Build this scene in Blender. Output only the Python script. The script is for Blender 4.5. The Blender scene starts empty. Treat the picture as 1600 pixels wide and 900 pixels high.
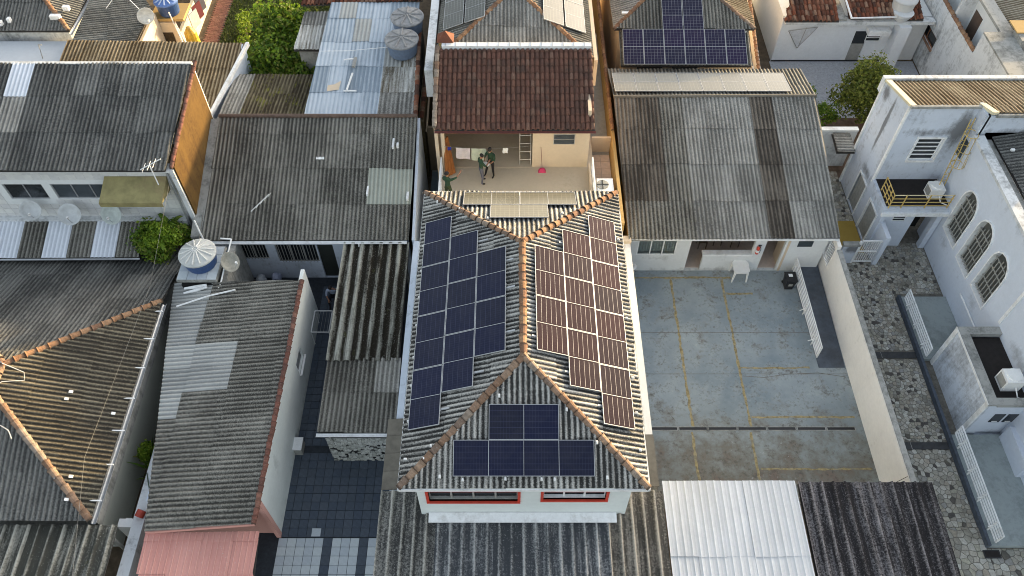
import bpy, math, random
import numpy as np
from mathutils import Vector, Matrix
random.seed(7); RNG = np.random.default_rng(7)
SC = bpy.context.scene; COL = SC.collection
R = math.radians
# ------------------------------------------------------------------ camera, sky, sun, exposure
CAM_H, FPX, PITCH = 29.0, 1245.0, R(53.0)
cam = bpy.data.cameras.new('camera'); camo = bpy.data.objects.new('camera', cam); COL.objects.link(camo)
camo.location = (0, 0, CAM_H); camo.rotation_euler = (R(90) - PITCH, 0, 0)
cam.sensor_width = 36; cam.lens = 36 * FPX / 1600; cam.clip_end = 2000; SC.camera = camo
SUN_EL, SUN_AZ = R(7.6), R(43.0)          # azimuth counted from +x (right) towards +y (away)
w = bpy.data.worlds.new('World'); SC.world = w; w.use_nodes = True
nt = w.node_tree; bg = nt.nodes['Background']; sky = nt.nodes.new('ShaderNodeTexSky')
sky.sky_type = 'NISHITA'; sky.sun_disc = False; sky.sun_elevation = SUN_EL; sky.sun_rotation = R(90) - SUN_AZ
sky.air_density = 1.0; sky.dust_density = 3.0; sky.ozone_density = 1.0
hz = nt.nodes.new('ShaderNodeHueSaturation'); hz.inputs['Saturation'].default_value = .48      # thin high cloud: paler than a clear sky
nt.links.new(sky.outputs[0], hz.inputs['Color']); nt.links.new(hz.outputs[0], bg.inputs[0]); bg.inputs[1].default_value = 0.15
sl = bpy.data.lights.new('sun', 'SUN'); so = bpy.data.objects.new('sun', sl); COL.objects.link(so)
sl.energy = 2.8; sl.angle = R(1.4); sl.color = (1.0, 0.70, 0.32)
so.rotation_euler = Vector((math.cos(SUN_AZ) * math.cos(SUN_EL), math.sin(SUN_AZ) * math.cos(SUN_EL), math.sin(SUN_EL))).to_track_quat('Z', 'Y').to_euler()
SC.view_settings.view_transform = 'Standard'; SC.view_settings.look = 'None'; SC.view_settings.gamma = 1; SC.view_settings.use_curve_mapping = False
SC.view_settings.exposure = 2.12
SC.cycles.filter_width = 1.0

def pt(px, py, z=0.0):
    """point of the photograph (1600 x 900) at a known height -> world"""
    a = (px - 800) / FPX; b = -(py - 450) / FPX; c, s = math.cos(PITCH), math.sin(PITCH)
    d = Vector((a, c + b * s, -s + b * c)); t = (CAM_H - z) / -d.z
    return Vector((a * t, d.y * t, z))

# ------------------------------------------------------------------ materials
def set_ramp(cr, cols, end):
    """evenly spaced colours; end: the last one sits at 1"""
    n = len(cols) - 1 if end else len(cols)
    cr.elements[0].position = 0; cr.elements[0].color = (*cols[0], 1); cr.elements[1].position = 1 / n; cr.elements[1].color = (*cols[1], 1)
    for i in range(2, len(cols)): cr.elements.new(i / n).color = (*cols[i], 1)
class G:
    def __init__(s, name):
        s.m = bpy.data.materials.new(name); s.m.use_nodes = True; s.t = s.m.node_tree; s.b = s.t.nodes['Principled BSDF']
    def n(s, typ, **kw):
        x = s.t.nodes.new('ShaderNode' + typ)
        for k, v in kw.items(): setattr(x, k, v)
        return x
    def put(s, sock, v):
        if isinstance(v, bpy.types.NodeSocket): s.t.links.new(v, sock)
        elif isinstance(v, (tuple, list)) and len(v) == 3 and sock.type == 'RGBA': sock.default_value = (*v, 1)
        else: sock.default_value = v
    def math(s, op, a, b=0.0, c=None):
        x = s.n('Math', operation=op); s.put(x.inputs[0], a); s.put(x.inputs[1], b)
        if c is not None: s.put(x.inputs[2], c)
        return x.outputs[0]
    def mix(s, f, a, b, mode='MIX'):
        x = s.n('MixRGB', blend_type=mode); s.put(x.inputs[0], f); s.put(x.inputs[1], a); s.put(x.inputs[2], b); return x.outputs[0]
    def noise(s, vec, scale, detail=4.0, rough=0.6):
        x = s.n('TexNoise'); s.put(x.inputs['Vector'], vec); x.inputs['Scale'].default_value = scale
        x.inputs['Detail'].default_value = detail; x.inputs['Roughness'].default_value = rough; return x.outputs['Fac']
    def step(s, v, a, b):
        x = s.n('MapRange', clamp=True); s.put(x.inputs[0], v); s.put(x.inputs[1], a); s.put(x.inputs[2], b); return x.outputs[0]
    def scale(s, vec, sc):
        x = s.n('Mapping'); s.put(x.inputs[0], vec); x.inputs['Scale'].default_value = sc; return x.outputs[0]
    def obj(s): return s.n('TexCoord').outputs['Object']
    def rnd(s): return s.n('ObjectInfo').outputs['Random']
    def isl(s): return s.math('FRACT', s.math('ADD', s.n('NewGeometry').outputs['Random Per Island'], s.math('MULTIPLY', s.rnd(), 7.31)))
    def attr(s, name, out='Fac'): return s.n('Attribute', attribute_name=name).outputs[out]
    def bump(s, h, st=0.3, d=0.02):
        x = s.n('Bump'); x.inputs['Strength'].default_value = st; x.inputs['Distance'].default_value = d
        s.put(x.inputs['Height'], h); s.t.links.new(x.outputs[0], s.b.inputs['Normal'])
    def done(s, col=None, rough=0.85, metal=0.0, spec=0.3):
        if col is not None: s.put(s.b.inputs['Base Color'], col)
        s.put(s.b.inputs['Roughness'], rough); s.b.inputs['Metallic'].default_value = metal; s.b.inputs['Specular IOR Level'].default_value = spec
        return s.m

def m_fibre(name, light, dark, kp=.5, kf=.9, ks=.8, bias=0.0, moss=None, mossamt=0.0, tone=.35, rough=.9, fscale=16.0):
    """weathered corrugated sheet: crests paler, valleys darker, streaks down the fall, speckles of lichen"""
    g = G(name); uv = g.attr('suv', 'Vector'); r = g.rnd()
    off = g.n('VectorMath', operation='ADD'); g.put(off.inputs[0], uv); cmb = g.n('CombineXYZ'); g.put(cmb.inputs[2], g.math('MULTIPLY', r, 37.0)); g.put(off.inputs[1], cmb.outputs[0]); v = off.outputs[0]
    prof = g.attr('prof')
    fine = g.noise(v, fscale, 6, .8); streak = g.noise(g.scale(v, (7, .45, 1)), 1.0, 5, .7); big = g.noise(uv, .45, 4, .6)
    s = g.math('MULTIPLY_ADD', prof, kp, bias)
    s = g.math('ADD', s, g.math('MULTIPLY', g.math('SUBTRACT', fine, .5), kf * 2.2))
    s = g.math('ADD', s, g.math('MULTIPLY', g.math('SUBTRACT', streak, .5), ks * 2.0))
    s = g.math('ADD', s, g.math('MULTIPLY', g.math('SUBTRACT', big, .5), 1.0))
    s = g.math('ADD', s, g.math('MULTIPLY', g.math('SUBTRACT', r, .5), tone * 1.2))
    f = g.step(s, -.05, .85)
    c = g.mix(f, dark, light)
    if moss:
        mm = g.noise(v, 1.3, 7, .75); mk = g.step(g.math('SUBTRACT', mm, g.math('MULTIPLY', prof, .12)), .62 - mossamt, .72 - mossamt); c = g.mix(mk, c, moss)
    sp = g.step(g.noise(v, 30, 2, .5), .66, .72); c = g.mix(g.math('MULTIPLY', sp, .45), c, tuple(min(.6, x * 1.7) for x in light))
    g.bump(fine, .35, .02)
    return g.done(c, rough, 0, .2)

def m_plaster(name, col, mold=(.07, .075, .07), amt=.5, streak=.5, rough=.85, bs=.5, spots=()):
    g = G(name); o = g.obj()
    a = g.noise(o, .6, 8, .7); b = g.noise(g.scale(o, (2.6, 2.6, .22)), 1.0, 7, .74); c = g.noise(o, 6, 7, .75)
    k = g.math('ADD', g.math('MULTIPLY', a, .40), g.math('ADD', g.math('MULTIPLY', b, .35), g.math('MULTIPLY', c, .25)))
    for (c0, rad, stg) in spots:                       # stains with a place of their own
        m = g.n('Mapping'); g.put(m.inputs[0], o); m.inputs['Scale'].default_value = [1 / q for q in rad]; m.inputs['Location'].default_value = [-p / q for p, q in zip(c0, rad)]
        ln = g.n('VectorMath', operation='LENGTH'); g.put(ln.inputs[0], m.outputs[0]); k = g.math('ADD', k, g.math('MULTIPLY', g.step(ln.outputs['Value'], 1.0, .15), stg))
    f = g.step(k, .635 - .19 * amt, .80 - .20 * amt)
    base = g.mix(g.math('MULTIPLY', g.step(c, .3, .7), .35), col, tuple(x * .74 for x in col))
    base = g.mix(g.math('MULTIPLY', g.step(a, .42, .66), .3), base, tuple(x * .7 for x in col))
    c2 = g.mix(g.math('MULTIPLY', f, min(.92, .35 + amt * .7)), base, mold)
    g.bump(g.noise(o, 22, 5, .7), .12 * bs * 2, .02)
    return g.done(c2, rough, 0, .2)

def m_simple(name, col, rough=.6, metal=0., var=.15, scale=6., spec=.4, dirt=None):
    g = G(name); o = g.obj(); nz = g.noise(o, scale, 5, .65)
    c = g.mix(g.step(nz, .3, .7), tuple(x * (1 - var) for x in col), tuple(min(1, x * (1 + var)) for x in col))
    if dirt: c = g.mix(g.math('MULTIPLY', g.step(g.noise(o, scale * .35, 7, .7), .5, .72), .75), c, dirt)
    return g.done(c, rough, metal, spec)

RV = None
def m_pieces(name, cols, rough=.85, per='island', grain=20., gv=.35, spec=.25, dirt=None, bump=.3):
    """each piece its own colour out of a short list"""
    g = G(name); r = g.attr('rv') if per == 'attr' else g.isl() if per == 'island' else g.rnd(); o = g.obj()
    x = g.n('ValToRGB'); cr = x.color_ramp; cr.interpolation = 'CONSTANT'
    set_ramp(cr, cols, False)
    g.put(x.inputs[0], r); nz = g.noise(o, grain, 6, .7)
    c = g.mix(g.step(nz, .3, .72), g.mix(gv, x.outputs[0], (0, 0, 0)), x.outputs[0])
    if dirt: c = g.mix(g.math('MULTIPLY', g.step(g.noise(o, 1.1, 7, .7), .48, .68), .7), c, dirt)
    g.bump(nz, bump, .01)
    return g.done(c, rough, 0, spec)

FIB = m_fibre('weathered_grey_sheet', (.30, .29, .255), (.04, .038, .033), kp=.55, kf=1.15, ks=.4, bias=-.03, tone=.14, fscale=22)
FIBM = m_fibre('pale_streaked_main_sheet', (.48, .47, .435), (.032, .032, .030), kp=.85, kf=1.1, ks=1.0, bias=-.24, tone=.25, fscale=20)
FIBD = m_fibre('dark_speckled_sheet', (.235, .235, .22), (.034, .035, .034), kp=.45, kf=1.2, ks=.45, bias=.0, tone=.2, fscale=22)
FIBB = m_fibre('brown_stained_sheet', (.20, .175, .145), (.04, .034, .028), kp=.5, kf=.9, ks=.9, tone=.3, fscale=20)
FIBG = m_fibre('pale_lichen_sheet', (.43, .42, .385), (.10, .097, .088), kp=.45, kf=1.1, ks=.5, bias=.0, tone=.2, fscale=20)
FIBMOSS = m_fibre('mossy_sheet', (.38, .38, .33), (.018, .015, .010), kp=.75, kf=.7, ks=1.2, bias=-.28, moss=(.045, .045, .016), mossamt=.03)
FIBWAVE = m_fibre('wide_rib_sheet', (.40, .39, .35), (.05, .05, .048), kp=.55, kf=1.3, ks=.9, bias=.0, tone=.4)
FIBPURP = m_fibre('dark_wide_rib_sheet', (.25, .235, .24), (.022, .020, .021), kp=.35, kf=1.4, ks=1.1, bias=-.15, tone=.6)
FIBYM = m_fibre('yellow_moss_sheet', (.22, .19, .12), (.03, .022, .012), kp=.5, kf=.8, ks=.9, bias=-.1, moss=(.15, .15, .025), mossamt=.12)
FIBNEW = m_fibre('new_pale_sheet', (.43, .44, .42), (.20, .205, .20), kp=.6, kf=.5, ks=.5, bias=.1, tone=.3)
FIBWHITE = m_fibre('white_painted_sheet', (.74, .78, .84), (.42, .45, .50), kp=.55, kf=.35, ks=.4, bias=.2, tone=.1, rough=.5)
FIBBLUE = m_fibre('blue_grey_metal_sheet', (.44, .50, .56), (.20, .25, .30), kp=.6, kf=.35, ks=.9, bias=.1, tone=.9, rough=.5)
FIBRUST = m_fibre('rust_streaked_pale_sheet', (.55, .55, .52), (.10, .085, .06), kp=.3, kf=.7, ks=1.4, bias=.05, tone=.8)
FIBOCH = m_fibre('ochre_lichen_sheet', (.30, .25, .17), (.065, .043, .02), kp=.7, kf=.8, ks=.7, bias=-.08, tone=.2)
METALW = m_fibre('white_metal_sheet', (.72, .73, .75), (.52, .52, .52), kp=.55, kf=.15, ks=.5, bias=.2, tone=.1, rough=.4)
PINK = m_fibre('pink_metal_sheet', (.74, .39, .33), (.55, .25, .21), kp=.5, kf=.15, ks=.4, bias=.25, tone=.15, rough=.55)
DECK = m_simple('roof_underside', (.06, .055, .05), .9)
CLAY = m_pieces('clay_tile', [(.19, .092, .068), (.165, .082, .06), (.21, .105, .075), (.15, .078, .06), (.18, .09, .066), (.23, .135, .10)], gv=.5, dirt=(.05, .042, .036))
CLAYR = m_pieces('red_clay_tile', [(.26, .09, .05), (.17, .065, .04), (.32, .14, .085), (.11, .055, .04), (.36, .22, .15)], gv=.5, dirt=(.06, .045, .035))
def m_ridge(name, cols):
    g = G(name); r = g.rnd(); o = g.obj(); x = g.n('ValToRGB'); cr = x.color_ramp; cr.interpolation = 'CONSTANT'
    set_ramp(cr, cols, False)
    g.put(x.inputs[0], r); v = g.n('VectorMath', operation='ADD'); g.put(v.inputs[0], o); cb = g.n('CombineXYZ'); g.put(cb.inputs[0], g.math('MULTIPLY', r, 50)); g.put(v.inputs[1], cb.outputs[0])
    nz = g.noise(v.outputs[0], 5, 7, .75); c = g.mix(g.step(nz, .36, .66), g.mix(.55, x.outputs[0], (.03, .025, .02)), x.outputs[0])
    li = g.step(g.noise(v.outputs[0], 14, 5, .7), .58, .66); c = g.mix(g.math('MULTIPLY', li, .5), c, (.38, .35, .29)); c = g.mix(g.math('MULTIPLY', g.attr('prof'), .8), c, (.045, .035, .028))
    g.bump(nz, .4, .02); return g.done(c, .9, 0, .2)
RIDGE = m_ridge('terracotta_ridge', [(.34, .22, .15), (.28, .17, .11), (.38, .26, .18), (.24, .17, .13), (.36, .29, .23)])
RIDGED = m_ridge('dark_red_ridge', [(.24, .10, .075), (.19, .08, .06), (.27, .13, .095), (.16, .075, .06)])
RIDGEO = m_ridge('orange_ridge', [(.36, .20, .11), (.30, .16, .09), (.40, .24, .14), (.25, .14, .09)])
WHITE = m_plaster('white_plaster', (.72, .74, .74), amt=.34, mold=(.2, .2, .19), spots=[((9, 22.85, .1), (6, .5, .3), .14), ((6.5, 22.85, .95), (1.2, .5, .3), .12), ((-18, 23.4, 3.2), (6, .5, .4), .16)])
WHITED = m_plaster('mouldy_white_plaster', (.66, .68, .69), amt=.75, streak=.8)
BLUEW = m_plaster('pale_blue_plaster', (.60, .66, .75), amt=.55, streak=.6)
BLUEC = m_plaster('clean_pale_blue_plaster', (.62, .67, .75), amt=.3, mold=(.16, .17, .18), spots=[((19.5, 23.2, 1.5), (.5, .7, .5), .16), ((19.5, 21.5, 1.5), (.5, .6, .5), .14), ((19.5, 19.8, 1.6), (.5, .6, .5), .16), ((19.5, 17, .1), (.6, 9, .45), .13), ((19.5, 18, 6), (.6, 8, .5), .12), ((18.8, 14.5, .1), (2, .5, .4), .15), ((19.5, 16.5, 2.9), (.5, 1.6, .5), .2)])
GREYT = m_plaster('weathered_cement', (.36, .36, .34), amt=.85)
CREAM = m_plaster('cream_plaster', (.66, .54, .40), amt=.1, mold=(.3, .22, .14))
CREAMW = m_plaster('off_white_wall_paint', (.86, .83, .78), amt=.36, mold=(.28, .25, .21), streak=.8)
OCHRE = m_plaster('ochre_plaster', (.115, .066, .018), amt=1.0, mold=(.05, .026, .009))
YELL = m_plaster('yellow_plaster', (.48, .32, .13), amt=.3, mold=(.25, .15, .06))
PINKW = m_plaster('pink_plaster', (.62, .34, .29), amt=.15)
MINT = m_plaster('pale_green_white_plaster', (.72, .76, .74), amt=.26, mold=(.25, .26, .24), spots=[((-8.52, 15, .1), (.6, 6, .5), .16), ((-8.52, 16.9, 1.0), (.6, .35, .6), .18), ((-8.52, 12.2, 2.2), (.6, .5, .9), .14), ((0, 9.95, 3.4), (4, .5, .35), .1)])
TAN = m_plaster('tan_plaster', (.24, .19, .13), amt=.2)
TRIM = m_simple('white_trim', (.78, .79, .79), .5, var=.08, dirt=(.45, .44, .41))
METAL = m_simple('galvanised_metal', (.42, .43, .44), .4, .6)
DARK = m_simple('dark_interior', (.012, .012, .012), .9)
BLACK = m_simple('black_plastic', (.02, .02, .022), .45)
REDP = m_simple('red_paint', (.55, .06, .035), .5)
GLASSD = m_simple('dark_glass', (.02, .024, .028), .12, spec=.5)
GLASSB = m_simple('blue_grey_glass', (.05, .062, .072), .15, spec=.5)
GREYP = m_simple('grey_shutter', (.30, .30, .28), .6)
def m_clear():
    g = G('clear_window_glass'); tr = g.n('BsdfTransparent'); tr.inputs[0].default_value = (.8, .84, .84, 1); gl = g.n('BsdfGlossy'); gl.inputs['Roughness'].default_value = .05; mx = g.n('MixShader'); mx.inputs[0].default_value = .12
    g.t.links.new(tr.outputs[0], mx.inputs[1]); g.t.links.new(gl.outputs[0], mx.inputs[2]); g.t.links.new(mx.outputs[0], g.t.nodes['Material Output'].inputs[0]); return g.m
GLASSC = m_clear()
PIPE = m_simple('white_pvc', (.80, .80, .78), .4, var=.05)
YPAINT = m_simple('yellow_railing_paint', (.50, .36, .12), .5)
ROOFBLK = m_simple('black_roof_membrane', (.017, .014, .013), .9, var=.3)
WIRE = m_simple('wire', (.22, .21, .19), .7)
SOIL = m_simple('soil', (.10, .075, .05), 1, var=.4, scale=3)
BLUEP = m_simple('blue_tank_plastic', (.03, .07, .19), .4)
GREYTANK = m_simple('grey_tank_plastic', (.13, .17, .24), .5)
GREYLID = m_simple('grey_tank_lid', (.26, .26, .26), .7, var=.3)
BEIGEF = m_plaster('beige_terrace_floor', (.56, .475, .36), amt=.45, mold=(.34, .28, .19))
BROWNS = m_simple('brown_grey_sheet', (.15, .135, .11), .8, var=.25, scale=2.5)
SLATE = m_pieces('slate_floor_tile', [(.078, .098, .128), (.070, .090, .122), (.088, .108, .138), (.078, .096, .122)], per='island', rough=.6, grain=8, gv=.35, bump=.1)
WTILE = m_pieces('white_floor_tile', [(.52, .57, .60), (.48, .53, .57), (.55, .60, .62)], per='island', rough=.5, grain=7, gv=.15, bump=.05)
FTILE = m_pieces('white_facade_tile', [(.66, .66, .65), (.62, .62, .62), (.69, .69, .67)], per='island', rough=.4, grain=5, gv=.15, bump=.05)
STONE = m_pieces('paving_stone', [(0.468, 0.448, 0.390), (0.377, 0.364, 0.312), (0.559, 0.546, 0.494), (0.299, 0.293, 0.260), (0.429, 0.390, 0.325), (0.520, 0.501, 0.442), (0.403, 0.403, 0.364), (0.105, 0.098, 0.092), (0.338, 0.319, 0.273), (0.494, 0.481, 0.429), (0.442, 0.429, 0.351), (0.600, 0.598, 0.546), (0.364, 0.364, 0.351), (0.468, 0.442, 0.377)], per='attr', grain=14, gv=.4, dirt=(.17, .155, .12))
CLAD = m_pieces('cladding_stone', [(.50, .51, .48), (.42, .43, .40), (.56, .57, .54), (.36, .37, .34)], per='attr', grain=14, gv=.35)
GROUT = m_simple('paving_mortar', (.15, .14, .12), 1, var=.4)
YELLPAVE = m_pieces('yellow_paver', [(.42, .28, .11), (.36, .24, .09), (.46, .31, .13)], grain=8, gv=.3)
PINKTILE = m_pieces('pink_beige_tile', [(.66, .54, .46), (.61, .50, .42)], grain=6, gv=.2, bump=.1)
BRICKP = m_pieces('brick_path', [(.22, .10, .08), (.18, .085, .065), (.25, .125, .095)], grain=14, gv=.35)
SKIN = m_simple('skin', (.30, .15, .09), .6); HAIR = m_simple('black_hair', (.012, .009, .008), .6)
def m_leaf(name, cols, trans=.3):
    g = G(name); r = g.isl(); x = g.n('ValToRGB'); cr = x.color_ramp
    set_ramp(cr, cols, True)
    g.put(x.inputs[0], r); g.b.inputs['Transmission Weight'].default_value = 0
    m = g.done(x.outputs[0], .6, 0, .3)
    tr = g.n('BsdfTranslucent'); g.put(tr.inputs[0], x.outputs[0]); mx = g.n('MixShader'); mx.inputs[0].default_value = trans
    out = g.t.nodes['Material Output']; g.t.links.new(g.b.outputs[0], mx.inputs[1]); g.t.links.new(tr.outputs[0], mx.inputs[2]); g.t.links.new(mx.outputs[0], out.inputs[0]); return m
LEAF = m_leaf('bright_leaf', [(.03, .075, .010), (.11, .21, .018), (.24, .34, .035), (.08, .16, .02), (.24, .24, .05)], .4)
LEAFD = m_leaf('olive_leaf', [(.04, .06, .012), (.12, .16, .025), (.24, .27, .05), (.09, .12, .02), (.20, .20, .05)], .35)
LEAFB = m_leaf('lime_leaf', [(.08, .16, .012), (.17, .27, .02), (.25, .33, .03)])
GRASSM = m_leaf('grass_blade', [(.035, .06, .015), (.06, .095, .02), (.10, .12, .04)])
BARK = m_simple('bark', (.12, .085, .06), .95, var=.3, scale=12)

def m_cells(name, c1, line, nx, ny, lw, rough=.12, tint=None, busbar=None, coat=.0, spec=.28):
    """photovoltaic cells behind glass: flat printed cell grid"""
    g = G(name); uv = g.attr('suv', 'Vector'); sp = g.n('SeparateXYZ'); g.put(sp.inputs[0], uv)
    def grid(s, n, w):
        fr = g.math('FRACT', g.math('MULTIPLY', s, n)); d = g.math('MINIMUM', fr, g.math('SUBTRACT', 1.0, fr)); return g.math('LESS_THAN', d, w)
    l = g.math('MAXIMUM', grid(sp.outputs[0], nx, lw), grid(sp.outputs[1], ny, lw * .8))
    r = g.rnd(); base = g.mix(r, c1, tint or tuple(x * .75 for x in c1)); c = g.mix(g.math('MULTIPLY', l, .8), base, line)
    if busbar:
        e = g.math('MULTIPLY', g.math('GREATER_THAN', g.math('MINIMUM', sp.outputs[1], g.math('SUBTRACT', 1.0, sp.outputs[1])), .05), g.math('GREATER_THAN', g.math('MINIMUM', sp.outputs[0], g.math('SUBTRACT', 1.0, sp.outputs[0])), .08))
        c = g.mix(g.math('MULTIPLY', g.math('MULTIPLY', grid(sp.outputs[0], busbar, .03), e), .65), c, (.62, .58, .55))
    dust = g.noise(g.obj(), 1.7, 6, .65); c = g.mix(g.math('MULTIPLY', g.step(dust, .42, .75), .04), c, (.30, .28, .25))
    g.b.inputs['Coat Weight'].default_value = coat; g.b.inputs['Coat Roughness'].default_value = .08; g.b.inputs['Coat IOR'].default_value = 1.7
    return g.done(c, rough, 0, spec)
CELL = m_cells('navy_solar_cells', (.009, .012, .036), (.040, .045, .085), 6, 12, .035, tint=(.012, .014, .028), rough=.08, spec=.2)
CELLW = m_cells('solar_cells_with_white_ribbons', (.026, .018, .020), (.045, .036, .038), 6, 10, .03, tint=(.038, .017, .017), busbar=6, rough=.07, spec=.14)  # reddish reflection of the warm sky is put into the cell colours
CELLG = m_cells('solar_cells_with_white_grid', (.012, .012, .032), (.26, .26, .30), 6, 6, .03, tint=(.016, .010, .040))
CELLS = m_cells('sky_glare_solar_cells', (.075, .068, .04), (.20, .185, .135), 6, 6, .035, tint=(.095, .084, .052), coat=.3, spec=.6, rough=.2)  # glare of the bright sky painted in as a cream cell colour
CELLD = m_cells('grey_sheen_solar_cells', (.085, .088, .078), (.30, .30, .28), 6, 6, .035, tint=(.10, .10, .088))  # weaker sky sheen, painted into the cells as pale grey
FRAME = m_simple('panel_frame', (.42, .43, .44), .4, .3, var=.05)

# ------------------------------------------------------------------ object helpers
WL = {}
def tag(o, label=None, cat=None, group=None, kind=None):
    if label: o['label'] = label
    if cat: o['category'] = cat
    if group: o['group'] = group
    if kind: o['kind'] = kind
    return o
def thing(name, label, cat, loc=(0, 0, 0), group=None):
    o = bpy.data.objects.new(name, None); COL.objects.link(o); o.location = loc; o.empty_display_size = .2
    WL[o] = Vector(loc); return tag(o, label, cat, group)
def link(name, me, parent=None, world=None):
    o = bpy.data.objects.new(name, me); COL.objects.link(o); M = world if world is not None else Matrix.Identity(4)
    if parent is not None:
        o.parent = parent; M = Matrix.Translation(-WL.get(parent, Vector((0, 0, 0)))) @ M
    WL[o] = Vector((0, 0, 0)); o.matrix_basis = M; return o
class MB:
    def __init__(s): s.v = []; s.f = []
    def add(s, vs, fs):
        k = len(s.v); s.v += [tuple(x) for x in vs]; s.f += [tuple(i + k for i in f) for f in fs]; return s
    def box(s, x0, x1, y0, y1, z0, z1):
        return s.add([(x0, y0, z0), (x1, y0, z0), (x1, y1, z0), (x0, y1, z0), (x0, y0, z1), (x1, y0, z1), (x1, y1, z1), (x0, y1, z1)],
                     [(0, 3, 2, 1), (4, 5, 6, 7), (0, 1, 5, 4), (1, 2, 6, 5), (2, 3, 7, 6), (3, 0, 4, 7)])
    def obox(s, o, u, n, a0, a1, d0, d1, z0, z1):
        """box along 2D direction u from o; n its horizontal normal"""
        P = lambda a, d, z: (o[0] + u[0] * a + n[0] * d, o[1] + u[1] * a + n[1] * d, z)
        return s.add([P(a0, d0, z0), P(a1, d0, z0), P(a1, d1, z0), P(a0, d1, z0), P(a0, d0, z1), P(a1, d0, z1), P(a1, d1, z1), P(a0, d1, z1)],
                     [(0, 3, 2, 1), (4, 5, 6, 7), (0, 1, 5, 4), (1, 2, 6, 5), (2, 3, 7, 6), (3, 0, 4, 7)])
    def prism(s, poly, z0, z1):
        n = len(poly); g = lambda p, z: (p[0], p[1], z if not callable(z) else z(p[0], p[1]))
        return s.add([g(p, z0) for p in poly] + [g(p, z1) for p in poly], [tuple(range(n))[::-1], tuple(range(n, 2 * n))] + [(i, (i + 1) % n, n + (i + 1) % n, n + i) for i in range(n)])
    def extr(s, pts, d):
        """polygon of 3D points pushed along vector d"""
        n = len(pts); d = Vector(d); return s.add([Vector(p) for p in pts] + [Vector(p) + d for p in pts], [tuple(range(n)), tuple(range(n, 2 * n))[::-1]] + [((i + 1) % n, i, n + i, n + (i + 1) % n) for i in range(n)])
    def tube(s, pts, r, n=6, caps=True):
        pts = [Vector(p) for p in pts]; k = len(pts); vs = []; rr = r if isinstance(r, (list, tuple)) else [r] * k
        for i, p in enumerate(pts):
            d = (pts[min(i + 1, k - 1)] - pts[max(i - 1, 0)]).normalized(); a = d.cross(Vector((0, 0, 1)) if abs(d.z) < .95 else Vector((1, 0, 0))).normalized(); b = d.cross(a)
            vs += [p + (a * math.cos(t) + b * math.sin(t)) * rr[i] for t in [2 * math.pi * j / n for j in range(n)]]
        fs = [(i * n + j, i * n + (j + 1) % n, (i + 1) * n + (j + 1) % n, (i + 1) * n + j) for i in range(k - 1) for j in range(n)]
        if caps: fs += [tuple(range(n))[::-1], tuple(range((k - 1) * n, k * n))]
        return s.add(vs, fs)
    def lathe(s, c, prof, n=20, ax=None):
        """prof: (radius, height) list about a vertical axis (or axis ax)"""
        M = Matrix.Identity(3) if ax is None else Vector(ax).to_track_quat('Z', 'Y').to_matrix(); c = Vector(c); vs = []
        for r, h in prof: vs += [c + M @ Vector((r * math.cos(2 * math.pi * j / n), r * math.sin(2 * math.pi * j / n), h)) for j in range(n)]
        k = len(prof); fs = [(i * n + j, i * n + (j + 1) % n, (i + 1) * n + (j + 1) % n, (i + 1) * n + j) for i in range(k - 1) for j in range(n)]
        fs += [tuple(range(n))[::-1], tuple(range((k - 1) * n, k * n))]; return s.add(vs, fs)
    def wall(s, p0, p1, z0, z1, t=.15, holes=()):
        """wall from p0 to p1, thickness to the left of the way, with rectangular holes (a0,a1,z0,z1)"""
        L = math.hypot(p1[0] - p0[0], p1[1] - p0[1]); u = ((p1[0] - p0[0]) / L, (p1[1] - p0[1]) / L); n = (-u[1], u[0])
        A = sorted({0, L, *[h[0] for h in holes], *[h[1] for h in holes]}); Z = sorted({z0, z1, *[h[2] for h in holes], *[h[3] for h in holes]})
        A = [a for a in A if 0 <= a <= L]; Z = [z for z in Z if z0 <= z <= z1]
        solid = lambda i, j: 0 <= i < len(A) - 1 and 0 <= j < len(Z) - 1 and not any(h[0] <= (A[i] + A[i + 1]) / 2 <= h[1] and h[2] <= (Z[j] + Z[j + 1]) / 2 <= h[3] for h in holes)
        P = lambda a, d, z: (p0[0] + u[0] * a + n[0] * d, p0[1] + u[1] * a + n[1] * d, z)
        for i in range(len(A) - 1):
            for j in range(len(Z) - 1):
                if not solid(i, j): continue
                a, b, c, d = A[i], A[i + 1], Z[j], Z[j + 1]
                s.add([P(a, 0, c), P(b, 0, c), P(b, 0, d), P(a, 0, d)], [(0, 1, 2, 3)]); s.add([P(a, t, c), P(b, t, c), P(b, t, d), P(a, t, d)], [(3, 2, 1, 0)])
                if not solid(i - 1, j): s.add([P(a, 0, c), P(a, t, c), P(a, t, d), P(a, 0, d)], [(3, 2, 1, 0)])
                if not solid(i + 1, j): s.add([P(b, 0, c), P(b, t, c), P(b, t, d), P(b, 0, d)], [(0, 1, 2, 3)])
                if not solid(i, j - 1): s.add([P(a, 0, c), P(b, 0, c), P(b, t, c), P(a, t, c)], [(3, 2, 1, 0)])
                if not solid(i, j + 1): s.add([P(a, 0, d), P(b, 0, d), P(b, t, d), P(a, t, d)], [(0, 1, 2, 3)])
        return s
    def mesh(s, name, mat, smooth=False):
        me = bpy.data.meshes.new(name); me.from_pydata(s.v, [], s.f); me.materials.append(mat)
        if smooth: me.polygons.foreach_set('use_smooth', [True] * len(me.polygons))
        me.update(); return me
    def build(s, name, mat, parent=None, smooth=False): return link(name, s.mesh(name, mat, smooth), parent)
def struct(name, mb, mat, parent=None): return tag(mb.build(name, mat, parent), kind='structure')
def fattr(me, name, typ, vals):
    a = me.attributes.new(name, typ, 'POINT'); a.data.foreach_set('value' if typ == 'FLOAT' else 'vector', np.asarray(vals, dtype=np.float32).ravel())

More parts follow.
